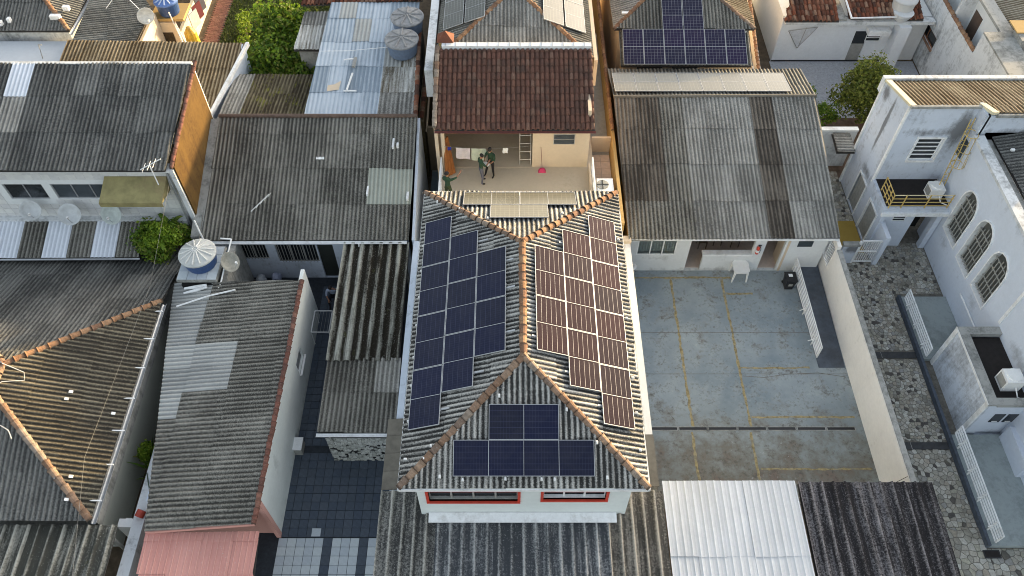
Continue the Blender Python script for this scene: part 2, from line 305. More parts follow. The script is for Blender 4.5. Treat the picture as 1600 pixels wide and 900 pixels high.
# ---- roofs
SINE = [(i / 6, .5 + .5 * math.cos(2 * math.pi * i / 6)) for i in range(6)]
WAVE = [(0, 1), (.06, .95), (.13, .3), (.22, .04), (.5, .10), (.78, .04), (.87, .3), (.94, .95)]
WAVEB = [(0, 1), (.16, .97), (.28, .3), (.38, .03), (.5, .0), (.62, .03), (.72, .3), (.84, .97)]
RIB = [(0, 1), (.03, 1), (.08, 0), (.47, .0), (.5, .1), (.53, 0), (.92, 0), (.97, 1)]
def plane_fit(pts):
    A = np.array([[p[0], p[1], 1] for p in pts]); return np.linalg.lstsq(A, np.array([p[2] for p in pts]), rcond=None)[0]
def clip_iv(poly, u):
    """v-interval of a convex polygon (u,v) at u"""
    lo = hi = None
    for (a, b), (c, d) in zip(poly, poly[1:] + poly[:1]):
        if min(a, c) - 1e-9 <= u <= max(a, c) + 1e-9:
            vs = (b, d) if abs(a - c) < 1e-9 else (b + (d - b) * (u - a) / (c - a),)
            for v in vs: lo = v if lo is None else min(lo, v); hi = v if hi is None else max(hi, v)
    return (lo, hi) if lo is not None else None
def slope(parent, corners, down, mat=FIB, pitch=.177, amp=.045, sw=1.06, sl=1.75, prof=SINE, deck=True, name='roof', choose=None, sag=.012):
    """one roof plane: an underside (part) carrying each corrugated sheet (sub-part); mat may be chosen per sheet"""
    a, b, c = plane_fit(corners); zf = lambda x, y: a * x + b * y + c
    C = [Vector((p[0], p[1], zf(p[0], p[1]))) for p in corners]
    n = Vector((-a, -b, 1)).normalized(); d = Vector((down[0], down[1], a * down[0] + b * down[1])).normalized(); u = d.cross(n).normalized(); O = C[0]
    poly = [((p - O).dot(u), (p - O).dot(d)) for p in C]
    dk = MB(); dn = n * -.05
    cen = sum(C, Vector()) / len(C); inn = [p + (cen - p) * .012 + dn * 1.5 for p in C]
    dk.extr(inn, n * -.04); root = dk.build(name, DECK, parent)
    us = [p[0] for p in poly]; vs = [p[1] for p in poly]; u0, u1, v1 = min(us), max(us), max(vs); v0 = min(vs)
    ncol = max(1, round((u1 - u0) / sw)); sw = (u1 - u0) / ncol; nrow = max(1, math.ceil((v1 - v0) / sl - .15))
    ph = [random.uniform(0, 6.28) for _ in range(4)]; wob = lambda x, y: .014 * math.sin(x * 1.1 + ph[0]) * math.sin(y * .8 + ph[1]) + .009 * math.sin(x * 2.7 + ph[2] + y * .6) + .007 * math.sin(y * 2.9 + ph[3])
    for i in range(ncol):
        ua, ub = u0 + i * sw, u0 + (i + 1) * sw
        cols = {ua, ub, *[x for x in us if ua < x < ub]}; k = math.floor(ua / pitch)
        while k * pitch < ub:
            for fr, _ in prof:
                x = (k + fr) * pitch
                if ua < x < ub: cols.add(x)
            k += 1
        cols = sorted(cols)
        def hgt(x):
            fr = (x / pitch) % 1
            for q in range(len(prof)):
                f0, h0 = prof[q]; f1, h1 = prof[q + 1] if q + 1 < len(prof) else (1, prof[0][1])
                if f0 <= fr <= f1: return h0 + (h1 - h0) * (fr - f0) / (f1 - f0)
            return 0
        for j in range(nrow):
            ra, rb = (v1 - (j + 1) * sl if j < nrow - 1 else v0), v1 - j * sl
            V = []; pf = []; sv = []; F = []; run = []
            jy = random.uniform(-.035, .035); jit = random.uniform(0, sag * 1.3); tw = random.uniform(-sag, sag) * .6
            for x in cols:
                iv = clip_iv(poly, x)
                if iv is None: run.append(None); continue
                y0, y1 = max(ra - .06, iv[0]), min(rb + jy + (x - ua) * tw * 2.0, iv[1])
                if y1 - y0 < .03: run.append(None); continue
                h = hgt(x); kk = len(V); base = O + u * x
                for yy in (y0, (y0 + y1) / 2, y1):
                    lift = .004 + jit + (.022 * (yy - ra) / (rb - ra)) + tw * ((x - ua) / sw - .5)
                    V.append(base + d * yy + n * (h * amp + lift + wob(x, yy))); pf.append(h); sv.append((x, yy, 0))
                V.append(V[-1] - n * .02); pf.append(h * .5); sv.append((x, y1, 0)); V.append(V[kk + 2].copy()); pf.append(h); sv.append((x, y1, 0))
                run.append(kk)
            for p, q in zip(run, run[1:]):
                if p is None or q is None: continue
                F += [(p, q, q + 1, p + 1), (p + 1, q + 1, q + 2, p + 2), (p + 4, q + 4, q + 3, p + 3)]
            if not F: continue
            cx = sum((V[i2] for i2 in range(len(V))), Vector()) / len(V)
            mm = choose(i, j, cx) if choose else mat
            if mm is None: continue
            me = bpy.data.meshes.new('roof_sheet'); me.from_pydata(V, [], F); me.materials.append(mm)
            me.polygons.foreach_set('use_smooth', [True] * len(F)); fattr(me, 'prof', 'FLOAT', pf); fattr(me, 'suv', 'FLOAT_VECTOR', sv); me.update()
            link('roof_sheet', me, root)
    return root
RT = {}
def ridge(parent, p0, p1, mat=RIDGE, r=.11, L=.40, name='ridge_tile'):
    """overlapping half-round cap tiles laid end to end along a ridge or hip"""
    p0, p1 = Vector(p0), Vector(p1); D = p1 - p0; n = max(1, round(D.length / L)); s = D.length / n; key = (mat.name, r)
    if key not in RT:
        m = MB(); vs = []; pv_ = []
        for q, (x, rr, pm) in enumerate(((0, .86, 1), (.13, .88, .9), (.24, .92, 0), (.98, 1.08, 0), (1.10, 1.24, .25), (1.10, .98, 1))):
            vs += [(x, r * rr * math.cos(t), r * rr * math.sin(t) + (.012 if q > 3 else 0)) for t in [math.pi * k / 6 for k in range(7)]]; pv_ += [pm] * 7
        fs = [(i * 7 + k + 1, i * 7 + k, i * 7 + 7 + k, i * 7 + 8 + k) for i in range(5) for k in range(6)]
        m.add(vs, fs); RT[key] = m.mesh('ridge_tile', mat, False); fattr(RT[key], 'prof', 'FLOAT', pv_)
    x = D.normalized(); y = Vector((0, 0, 1)).cross(x).normalized(); z = x.cross(y)
    for i in range(n):
        j = lambda a: random.uniform(-a, a)
        B = Matrix((x * s, y + z * j(.06), z)).transposed().to_4x4(); B.translation = p0 + x * s * i + y * j(.012) + z * (j(.008) - .02)
        link(name, RT[key], parent, B)
def clay_roof(parent, corners, down, mat=CLAY, cw=.215, rl=.36, name='roof'):
    """clay roof: every tile a curved piece of its own, too small in the photograph to be picked apart singly"""
    a, b, c = plane_fit(corners); C = [Vector((p[0], p[1], a * p[0] + b * p[1] + c)) for p in corners]
    n = Vector((-a, -b, 1)).normalized(); d = Vector((down[0], down[1], a * down[0] + b * down[1])).normalized(); u = d.cross(n).normalized(); O = C[0]
    poly = [((p - O).dot(u), (p - O).dot(d)) for p in C]; dk = MB(); dk.extr([p - n * .03 for p in C], n * -.06); root = dk.build(name, DECK, parent)
    us = [p[0] for p in poly]; vs = [p[1] for p in poly]; m = MB()
    v = max(vs)
    while v > min(vs) + .1:
        x = min(us) + cw / 2
        while x < max(us):
            iv = clip_iv(poly, x)
            if iv and iv[0] - .2 < v - rl / 2 < iv[1] + .01:
                jx, jt, jl = random.uniform(-.012, .012), random.uniform(-.01, .012), random.uniform(-.02, .02)
                for (off, sgn, rr) in ((0, 1, .085), (cw / 2, -1, .062)):
                    pts = []
                    for (yy, lf, sc) in ((max(v - rl - .06, iv[0]), 0., .9), (v + jl, .045, 1.05), (v + jl, .02, .95)):
                        for k in range(6):
                            t = math.pi * k / 5; pts.append(O + u * (x + off + jx + math.cos(t) * rr * sc) + d * yy + n * ((math.sin(t) * rr * sc if sgn > 0 else (1 - math.sin(t)) * .03 - .02) + lf + jt))
                    m.add(pts, [(k + 1, k, 6 + k, 7 + k) for k in range(5)] + [(k + 7, k + 6, 12 + k, 13 + k) for k in range(5)])
            x += cw
        v -= rl
    o = m.build('clay_tiles', mat, root, True); tag(o, kind='stuff'); return root
def gutter(parent, p0, p1, r=.075, mat=TRIM, name='gutter'):
    p0, p1 = Vector(p0), Vector(p1); d = (p1 - p0).normalized(); y = Vector((0, 0, 1)).cross(d).normalized(); m = MB(); vs = []
    for p in (p0, p1):
        vs += [p + y * (r * math.cos(t)) + Vector((0, 0, r * math.sin(t))) for t in [math.pi + math.pi * k / 6 for k in range(7)]]
        vs += [p + y * (r * .82 * math.cos(t)) + Vector((0, 0, r * .82 * math.sin(t))) for t in [2 * math.pi - math.pi * k / 6 for k in range(7)]]
    fs = [(k, (k + 1) % 14, 14 + (k + 1) % 14, 14 + k) for k in range(14)] + [tuple(range(14))[::-1], tuple(range(14, 28))]
    m.add(vs, fs); return m.build(name, mat, parent)
def pipe(parent, pts, r=.04, mat=PIPE, name='pipe'): return MB().tube(pts, r, 8).build(name, mat, parent)
def window(parent, p0, p1, z0, z1, n, panes=2, frame=TRIM, glass=GLASSD, bar=.05, depth=.06, inset=.06, bars=0, name='window', horiz=False):
    """frame part with pane sub-parts set in an opening; n: outward horizontal normal"""
    L = math.hypot(p1[0] - p0[0], p1[1] - p0[1]); u = ((p1[0] - p0[0]) / L, (p1[1] - p0[1]) / L); m = MB(); i0, i1 = -inset - depth, -inset
    m.obox(p0, u, n, 0, L, i0, i1, z0, z0 + bar).obox(p0, u, n, 0, L, i0, i1, z1 - bar, z1).obox(p0, u, n, 0, bar, i0, i1, z0 + bar, z1 - bar).obox(p0, u, n, L - bar, L, i0, i1, z0 + bar, z1 - bar)
    if horiz:
        H = (z1 - z0 - 2 * bar) / panes
        for k in range(1, panes): m.obox(p0, u, n, bar, L - bar, i0, i1, z0 + bar + k * H - bar / 2, z0 + bar + k * H + bar / 2)
    else:
        W = (L - 2 * bar) / panes
        for k in range(1, panes): m.obox(p0, u, n, bar + k * W - bar / 2, bar + k * W + bar / 2, i0, i1, z0 + bar, z1 - bar)
    fr = m.build(name, frame, parent)
    for k in range(panes):
        q = MB()
        if horiz: q.obox(p0, u, n, bar, L - bar, i0 + .02, i0 + .035, z0 + bar + k * H + (bar / 2 if k else 0), z0 + bar + (k + 1) * H - (bar / 2 if k < panes - 1 else 0))
        else: q.obox(p0, u, n, bar + k * W + (bar / 2 if k else 0), bar + (k + 1) * W - (bar / 2 if k < panes - 1 else 0), i0 + .02, i0 + .035, z0 + bar, z1 - bar)
        q.build('pane', glass, fr)
    for k in range(bars):
        a = L * (k + 1) / (bars + 1); MB().obox(p0, u, n, a - .012, a + .012, -.03, -.006, z0, z1).build('bar', frame, fr)
    return fr
def voronoi(w, h, cell, jit=.8, seed=1):
    """irregular polygons that fill a w x h rectangle"""
    rg = np.random.default_rng(seed); nx, ny = int(math.ceil(w / cell)) + 2, int(math.ceil(h / cell)) + 2
    S = {(i, j): ((i - 1 + .5 + rg.uniform(-.5, .5) * jit) * cell, (j - 1 + .5 + rg.uniform(-.5, .5) * jit) * cell) for i in range(nx) for j in range(ny)}
    out = []
    for (i, j), s in S.items():
        P = [(s[0] - 2 * cell, s[1] - 2 * cell), (s[0] + 2 * cell, s[1] - 2 * cell), (s[0] + 2 * cell, s[1] + 2 * cell), (s[0] - 2 * cell, s[1] + 2 * cell)]
        planes = [((S[k][0] - s[0]), (S[k][1] - s[1]), ((S[k][0] ** 2 - s[0] ** 2) + (S[k][1] ** 2 - s[1] ** 2)) / 2) for k in ((i + a, j + b) for a in (-2, -1, 0, 1, 2) for b in (-2, -1, 0, 1, 2) if (a or b)) if k in S]
        planes += [(1, 0, w), (-1, 0, 0), (0, 1, h), (0, -1, 0)]
        for (a, b, c) in planes:
            Q = []
            for p, q in zip(P, P[1:] + P[:1]):
                dp, dq = a * p[0] + b * p[1] - c, a * q[0] + b * q[1] - c
                if dp <= 0: Q.append(p)
                if dp * dq < 0: t = dp / (dp - dq); Q.append((p[0] + (q[0] - p[0]) * t, p[1] + (q[1] - p[1]) * t))
            P = Q
            if len(P) < 3: break
        if len(P) >= 3: out.append(P)
    return out
def shrink(P, gap):
    cx = sum(p[0] for p in P) / len(P); cy = sum(p[1] for p in P) / len(P); out = []
    for p in P:
        l = math.hypot(p[0] - cx, p[1] - cy) or 1; out.append((p[0] - (p[0] - cx) / l * gap, p[1] - (p[1] - cy) / l * gap))
    return out
def stones(parent, regions, mat, map3, t=.03, gap=.018, skip=None, near=None, name='stone', most=300, rest='small_stones'):
    """regions: (x0,y0,w,h,cell,seed); the stones that show largest become objects, the others one mesh"""
    items = []
    for (x0, y0, wd, hd, cell, seed) in regions:
        for P in voronoi(wd, hd, cell, .85, seed):
            P = [(p[0] + x0, p[1] + y0) for p in P]; c = (sum(p[0] for p in P) / len(P), sum(p[1] for p in P) / len(P))
            if skip and skip(c): continue
            items.append((P, c))
    if near: items.sort(key=lambda q: near(q[1]))
    restm = MB(); rrv = []
    for k, (P, c) in enumerate(items):
        A = shrink(P, gap); B = shrink(P, gap + .012); n = len(A); hh = t * random.uniform(.6, 1.1); tx, ty = random.uniform(-.04, .04), random.uniform(-.04, .04)
        top = [map3(p[0], p[1], hh + tx * (p[0] - c[0]) + ty * (p[1] - c[1])) for p in B]; mid = [map3(p[0], p[1], hh * .75) for p in A]; bot = [map3(p[0], p[1], -.01) for p in A]
        vs = bot + mid + top; fs = [tuple(range(2 * n, 3 * n))] + [(r * n + i, r * n + (i + 1) % n, (r + 1) * n + (i + 1) % n, (r + 1) * n + i) for r in (0, 1) for i in range(n)]
        rv = random.random()
        if k < most: o = MB().add(vs, fs).build(name, mat, parent); fattr(o.data, 'rv', 'FLOAT', [rv] * len(vs))
        else: restm.add(vs, fs); rrv += [rv] * len(vs)
    if restm.v: o = tag(restm.build(rest, mat, parent), kind='stuff'); fattr(o.data, 'rv', 'FLOAT', rrv)
def tiles(parent, x0, x1, y0, y1, z, sx, sy, mat, t=.02, gap=.008, name='tile', indiv=True, keep=None, rest='small_tiles'):
    m0 = MB().box(gap, sx - gap, gap, sy - gap, 0, t); me = m0.mesh(name, mat); rest_m = MB(); nx, ny = int((x1 - x0) / sx + .01), int((y1 - y0) / sy + .01)
    for i in range(nx):
        for j in range(ny):
            X, Y = x0 + i * sx, y0 + j * sy
            if keep and not keep(X + sx / 2, Y + sy / 2): continue
            dz = random.uniform(-.003, .003)
            if indiv: link(name, me, parent, Matrix.Translation((X, Y, z + dz)))
            else: rest_m.box(X + gap, X + sx - gap, Y + gap, Y + sy - gap, z + dz, z + t + dz)
    if rest_m.v: tag(rest_m.build(rest, mat, parent), kind='stuff')
def leaves(center, rad, n, size, seed=0, shell=.55, flat=0.0, lumps=9):
    """leaf quads in clumps through the volume of a crown, thinner towards the outline"""
    rg = np.random.default_rng(seed); m = MB(); c = np.array(center); rad = np.array(rad)
    ds = rg.normal(size=(lumps, 3)); ds /= np.linalg.norm(ds, axis=1)[:, None]; ds[:, 2] = np.abs(ds[:, 2]) * .9 - .25
    lc = c + ds * rad * rg.uniform(.35, .85, (lumps, 1)); lr = rg.uniform(.24, .5, lumps)
    for k in range(n):
        i = rg.integers(lumps); v = rg.normal(size=3); v /= np.linalg.norm(v); rr = rg.uniform(shell, 1.0) ** .6 if rg.random() < .8 else rg.uniform(1., 1.38)
        p = lc[i] + v * rad * lr[i] * rr; nrm = v + rg.normal(size=3) * .7; nrm /= np.linalg.norm(nrm); t = np.cross(nrm, rg.normal(size=3)); t /= np.linalg.norm(t); b = np.cross(nrm, t); s = size * rg.uniform(.6, 1.35)
        q = [p - t * s * .5, p + b * s * .28 + nrm * s * .06, p + t * s * .5 - nrm * s * .1, p - b * s * .28 + nrm * s * .06]
        m.add(q, [(0, 1, 2, 3)])
    return m
# ================================================================== GROUND
g = MB().add([(-400, -300, 0), (400, -300, 0), (400, 600, 0), (-400, 600, 0)], [(0, 1, 2, 3)]); struct('ground', g, SOIL)

# ================================================================== HOUSE WITH THE SOLAR ROOF (middle)
h = thing('solar_house', 'two storey white house in the middle whose hip roof carries dark solar panels', 'house', (.36, 16, 0))
EX0, EX1, EY0, EY1, EZ, RX, RY0, RY1, RZ = -3.46, 4.18, 9.7, 22.08, 6.0, .36, 13.5, 18.22, 7.5
MB().wall((-3.0, 9.95), (3.75, 9.95), 0, 5.95, .18, [(.35, 3.18, 4.42, 5.2), (4.0, 5.98, 4.55, 5.2)]).build('front_wall', MINT, h)
MB().wall((3.75, 21.7), (-3.0, 21.7), 0, 5.95, .18).build('rear_wall', MINT, h)
MB().wall((3.75, 10.131), (3.75, 21.519), 0, 5.95, .18).build('side_wall', MINT, h)
MB().wall((-3.0, 21.519), (-3.0, 10.131), 0, 5.95, .18).build('side_wall', MINT, h)
for a0, a1, z0, z1, hz in ((-2.65, .18, 4.42, 5.2, 0), (1.0, 2.98, 4.55, 5.2, 1)):
    m = MB(); u, n, o = (1, 0), (0, -1), (a0, 9.95); L = a1 - a0
    m.obox(o, u, n, -.09, L + .09, -.14, .06, z0 - .09, z0).obox(o, u, n, -.09, L + .09, -.14, .03, z1, z1 + .08).obox(o, u, n, -.09, 0, -.14, .03, z0, z1).obox(o, u, n, L, L + .09, -.14, .03, z0, z1)
    fr = m.build('window_surround', REDP, h)
    q = MB(); k = 4 if not hz else 3
    for i in range(k): q.obox(o, u, n, i * L / k + .01, (i + 1) * L / k - .01, -.20, -.18, z0 + .04, z1)
    q.build('pane', GLASSD, fr)
    q = MB().obox(o, u, n, 0, L, -.16, -.06, z0, z0 + .04)
    for i in range(k + 1): q.obox(o, u, n, max(0, i * L / k - .03), min(L, i * L / k + .03), -.16, -.10, z0 + .04, z1)
    q.build('sash', TRIM if hz else GREYP, fr)
    if hz: MB().obox(o, u, n, .55, 1.4, -.15, -.13, z0 + .28, z1 - .05).build('open_gap', DARK, fr)
MB().box(-3.3, 4.02, 9.84, 21.94, 5.80, 5.86).build('soffit', TRIM, h)
FL, FR_, BR, BL = (EX0, EY0, EZ), (EX1, EY0, EZ), (EX1, EY1, EZ), (EX0, EY1, EZ); A1, A2 = (RX, RY0, RZ), (RX, RY1, RZ)
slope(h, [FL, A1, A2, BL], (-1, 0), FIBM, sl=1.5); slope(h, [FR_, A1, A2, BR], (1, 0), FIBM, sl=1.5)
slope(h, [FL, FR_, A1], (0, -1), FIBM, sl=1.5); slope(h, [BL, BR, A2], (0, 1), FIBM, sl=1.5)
up = Vector((0, 0, .035))
for p, q in ((FL, A1), (FR_, A1), (BL, A2), (BR, A2), (A1, A2)): ridge(h, Vector(p) + up, Vector(q) + up, RIDGE if p in (FL,) else RIDGEO if p in (BR, A1) else RIDGE, r=.12, L=.36)
m = MB()
for x in (EX0 - .03, EX1 - .02): m.box(x, x + .05, EY0 - .04, EY1 + .04, EZ - .12, EZ + .02)
m.box(EX0 + .02, EX1 - .02, EY0 - .05, EY0 - .01, EZ - .12, EZ + .01).box(EX0 + .02, EX1 - .02, EY1 + .01, EY1 + .05, EZ - .12, EZ + .01); m.build('fascia', TRIM, h)

# ---- solar panels: arrays bolted to common rails; a prototype panel per look, then copies
def make_panel(wd, ln, cell):
    """local x across, y along, z normal; the framed panel with its two cell halves and two rails"""
    m = MB(); b = .017; hh = .04
    m.box(-wd / 2, wd / 2, -ln / 2, -ln / 2 + b, 0, hh).box(-wd / 2, wd / 2, ln / 2 - b, ln / 2, 0, hh).box(-wd / 2, -wd / 2 + b, -ln / 2 + b, ln / 2 - b, 0, hh).box(wd / 2 - b, wd / 2, -ln / 2 + b, ln / 2 - b, 0, hh)
    m.box(-wd / 2 + b, wd / 2 - b, -.008, .008, .008, hh - .004); meshes = [('solar_panel', m.mesh('solar_panel', FRAME))]
    for s in (-1, 1):
        y0, y1 = (.008, ln / 2 - b) if s > 0 else (-ln / 2 + b, -.008); me = MB().box(-wd / 2 + b, wd / 2 - b, y0, y1, .02, .032).mesh('cell_half', cell)
        sv = [((v.co.x + wd / 2 - b) / (wd - 2 * b), (v.co.y - y0) / (y1 - y0), 0) for v in me.vertices]; fattr(me, 'suv', 'FLOAT_VECTOR', sv); meshes.append(('cell_half', me))
    for s in (-1, 1): meshes.append(('rail', MB().box(-wd / 2 - .02, wd / 2 + .02, s * ln * .27 - .02, s * ln * .27 + .02, -.085, -.002).mesh('rail', METAL)))
    return meshes
PROTO = {}
def panel(arr, kind, dims, cell, M):
    if kind not in PROTO: PROTO[kind] = make_panel(*dims, cell)
    ms = PROTO[kind]; o = link('solar_panel', ms[0][1], arr, M)
    for nm, me in ms[1:]: c = bpy.data.objects.new(nm, me); COL.objects.link(c); c.parent = o
    return o
def basis(center, x, y):
    x = Vector(x).normalized(); y = (Vector(y) - x * Vector(y).dot(x)).normalized(); z = x.cross(y); B = Matrix((x, y, z)).transposed().to_4x4(); B.translation = center; return B
tp = 1.5 / 3.82
AL = thing('solar_array', 'nine dark navy solar panels stepped across the left slope of the middle roof', 'solar panels', (-1.7, 16, 6.6))
AR = thing('solar_array', 'nine brownish white ribboned solar panels on the right slope of the middle roof', 'solar panels', (2.4, 16, 6.6))
for side in (-1, 1):
    for k, (n, ya) in enumerate(((4, 11.53), (3, 12.66), (2, 13.75))):
        for i in range(n):
            L = 2.185; y = ya + (i + .5) * L; d = (.36 - (-3.27 + k * 1.03 + .5)) if side < 0 else 3.0 - k * 1.03
            M = basis((RX + side * d, y, RZ - d * tp + .13), (1, 0, -side * tp), (0, 1, 0))
            if side < 0: panel(AL, 'navy', (1.09, 2.165), CELL, M)
            else: panel(AR, 'ribbon', (1.095, 2.165), CELLW, M)
AF = thing('solar_array', 'three navy solar panels lying crosswise on the front slope of the middle roof', 'solar panels', (.36, 10.8, 6.4))
for (cx, cy) in ((-.715, 10.5), (1.435, 10.5), (.365, 11.52)): panel(AF, 'navy', (1.09, 2.165), CELL, basis((cx, cy, 6 + (cy - 9.7) * tp + .12), (0, 1, tp), (-1, 0, 0)))
AB_ = thing('solar_array', 'three pale shining solar panels on the rear slope of the middle roof', 'solar panels', (.3, 21, 6.4))
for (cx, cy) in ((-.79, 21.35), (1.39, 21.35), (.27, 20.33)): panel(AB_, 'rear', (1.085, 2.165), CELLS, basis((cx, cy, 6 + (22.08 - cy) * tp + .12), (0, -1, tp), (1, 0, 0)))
# white feet and stubs of the panel rails
m0 = MB().box(-.035, .035, -.05, .05, 0, .06).box(-.02, .02, -.035, .035, .06, .10).mesh('rail_foot', PIPE)
def foot(x, y, side, rot=0):
    z = {'L': 6 + (x + 3.46) * tp, 'R': 6 + (4.18 - x) * tp, 'F': 6 + (y - 9.7) * tp, 'B': 6 + (22.08 - y) * tp}[side] + .035
    link('rail_foot', m0, h, Matrix.Translation((x, y, z)) @ Matrix.Rotation(rot, 4, 'Z'))
for x in (-1.5, -.2, .9, 1.3, 2.9, -2.2): foot(x, 9.93 + random.uniform(-.03, .08), 'F')
for x in (-.9, 1.9, .1, -1.4): foot(x, 19.7 + random.uniform(-.1, .9), 'B')
for y in (11.9, 13.2, 14.3, 15.6, 16.8, 18.0, 19.2, 10.6): foot(-3.3, y, 'L', 1.57); foot(4.0, y + .3, 'R', 1.57)
for x, y, s in ((-2.7, 10.5, 'L'), (-2.5, 10.9, 'L'), (2.6, 10.9, 'R'), (-2.0, 20.6, 'L'), (-2.9, 21.3, 'L'), (-.4, 12.3, 'F'), (1.7, 11.9, 'F'), (3.2, 10.6, 'F')): foot(x, y, s)
m = MB()
for y in (14.6, 15.6, 16.6, 17.6): m.box(.05, .72, y - .03, y + .03, 0, .02)
for (x, y, s, ln) in ((-.15, 14.5, 'L', .5), (-.15, 16.3, 'L', .5), (-.2, 17.5, 'L', .5), (-1.1, 18.7, 'L', .45), (-1.1, 13.2, 'L', .4), (-2.15, 12.1, 'L', .35), (.9, 14.3, 'R', .5), (1.0, 15.9, 'R', .5), (1.9, 18.6, 'R', .4), (1.9, 13.2, 'R', .4), (2.9, 12.2, 'R', .35)):
    z = (6 + (x + 3.46) * tp if s == 'L' else 6 + (4.18 - x) * tp) + .06; q = MB()
    c = -tp if s == 'R' else tp; q.add([(x - ln / 2, y - .03, z - c * ln / 2), (x + ln / 2, y - .03, z + c * ln / 2), (x + ln / 2, y + .03, z + c * ln / 2), (x - ln / 2, y + .03, z - c * ln / 2)] + [(x - ln / 2, y - .03, z + .05 - c * ln / 2), (x + ln / 2, y - .03, z + .05 + c * ln / 2), (x + ln / 2, y + .03, z + .05 + c * ln / 2), (x - ln / 2, y + .03, z + .05 - c * ln / 2)], [(0, 3, 2, 1), (4, 5, 6, 7), (0, 1, 5, 4), (1, 2, 6, 5), (2, 3, 7, 6), (3, 0, 4, 7)])
    q.build('rail_end', FRAME, h)
# front flashing where the carport roof meets the wall
MB().add([(-2.75, 9.93, 3.5), (3.45, 9.93, 3.5), (3.45, 9.62, 3.42), (-2.75, 9.62, 3.42), (-2.75, 9.93, 3.47), (3.45, 9.93, 3.47), (3.45, 9.62, 3.39), (-2.75, 9.62, 3.39)], [(0, 1, 2, 3), (4, 7, 6, 5), (0, 4, 5, 1), (1, 5, 6, 2), (2, 6, 7, 3), (3, 7, 4, 0)]).build('flashing', TRIM, h)

# ================================================================== CARPORT ROOFS ALONG THE STREET
def carport(name, label, x0, x1, y0, y1, z0, z1, mat, pitch, amp, prof, choose=None, sl=4.5, sw=1.0, mid=None):
    t = thing(name, label, 'carport', ((x0 + x1) / 2, (y0 + y1) / 2, 0))
    slope(t, [(x0, y0, z0), (x1, y0, z0), (x1, y1, z1), (x0, y1, z1)], (0, -1), mat, pitch=pitch, amp=amp, sw=sw, sl=sl, prof=prof, choose=choose)
    for x in (x0 + .25, x1 - .25):
        for y in (y0 + .3, y1 - .3): MB().tube([(x, y, 0), (x, y, z0 - .12)], .06, 8).build('post', GREYP, t)
    for y in (y0 + .3, y1 - .3): MB().box(x0 + .1, x1 - .1, y - .04, y + .04, z0 - .26 + (z1 - z0) * (y - y0) / (y1 - y0), z0 - .12 + (z1 - z0) * (y - y0) / (y1 - y0)).build('beam', GREYP, t)
    return t
FIBWAVE2 = m_fibre('blue_black_wide_rib_sheet', (.40, .405, .40), (.065, .07, .076), kp=.6, kf=1.5, ks=1.3, bias=.0, tone=.4)
FIBWAVE3 = m_fibre('brownish_wide_rib_sheet', (.40, .36, .30), (.06, .055, .048), kp=.7, kf=1.0, ks=.9, bias=-.1, tone=.4)
carport('carport', 'wide ribbed grey fibre cement carport roof before the white house', -4.42, 5.08, 6.0, 10.75, 3.05, 3.3, FIBWAVE, .40, .12, WAVE, choose=lambda i, j, c: FIBWAVE3 if c.x > 3.5 else (FIBWAVE if c.x < -2.8 else FIBWAVE2))
carport('carport', 'clean white metal carport roof with thin ribs', 5.12, 9.66, 6.0, 11.12, 3.1, 3.3, METALW, .25, .024, RIB, sl=2.55)
carport('carport', 'dark stained purple brown ribbed carport roof beside the white metal one', 9.74, 14.35, 6.0, 11.08, 3.0, 3.25, FIBPURP, .40, .12, WAVE)
FIBMIX = m_fibre('streaked_wide_rib_sheet', (.40, .39, .34), (.05, .05, .042), kp=.5, kf=.8, ks=1.3, bias=-.05, tone=.5, moss=(.09, .085, .03), mossamt=.02)
carport('carport', 'streaked grey carport roof in the near left corner', -19, -13.25, 6.0, 9.75, 2.6, 2.8, FIBMIX, .40, .10, WAVE)
MB().tube([(-4.4, 10.78, 3.32), (-2.9, 10.8, 3.32)], .03, 6)

# ================================================================== CAR PARK
LOTM = None
def m_lot():
    g = G('painted_car_park_concrete'); o = g.obj(); sp = g.n('SeparateXYZ'); g.put(sp.inputs[0], o)
    a = g.noise(o, .33, 8, .66); b = g.noise(o, 1.3, 9, .74); c = g.noise(o, 8, 7, .8); d = g.noise(g.scale(o, (1, 1, 1)), .9, 8, .7)
    base = g.mix(g.step(a, .36, .66), (.185, .23, .26), (.32, .36, .375))
    base = g.mix(g.math('MULTIPLY', g.step(b, .47, .62), .6), base, (.34, .375, .38))
    near = g.step(sp.outputs[1], 16.2, 13.0); wear = g.math('ADD', g.math('MULTIPLY', near, .15), g.math('ADD', g.math('MULTIPLY', b, .5), g.math('MULTIPLY', d, .5)))
    base = g.mix(g.math('MULTIPLY', near, .75), base, (.25, .27, .245))
    base = g.mix(g.math('MULTIPLY', g.step(wear, .53, .66), .75), base, (.155, .135, .105))
    base = g.mix(g.math('MULTIPLY', g.step(wear, .66, .74), .55), base, (.19, .13, .10))
    spk = g.step(g.math('ADD', g.math('MULTIPLY', c, .6), g.math('MULTIPLY', b, .4)), .52, .60); base = g.mix(g.math('MULTIPLY', spk, .6), base, (.075, .07, .062))
    chip = g.step(g.math('ADD', g.math('MULTIPLY', g.noise(o, 5, 8, .8), .6), g.math('MULTIPLY', a, .4)), .60, .62); base = g.mix(g.math('MULTIPLY', chip, .55), base, (.42, .44, .44))
    g.bump(c, .15, .01); return g.done(base, .75, 0, .25)
LOTM = m_lot()
lot = struct('car_park', MB().box(5.2, 14.2, 11.6, 22.85, -.1, .03), LOTM)
LINE = m_simple('worn_yellow_line', (.31, .25, .125), .85, var=.5, scale=7, dirt=(.24, .26, .25))
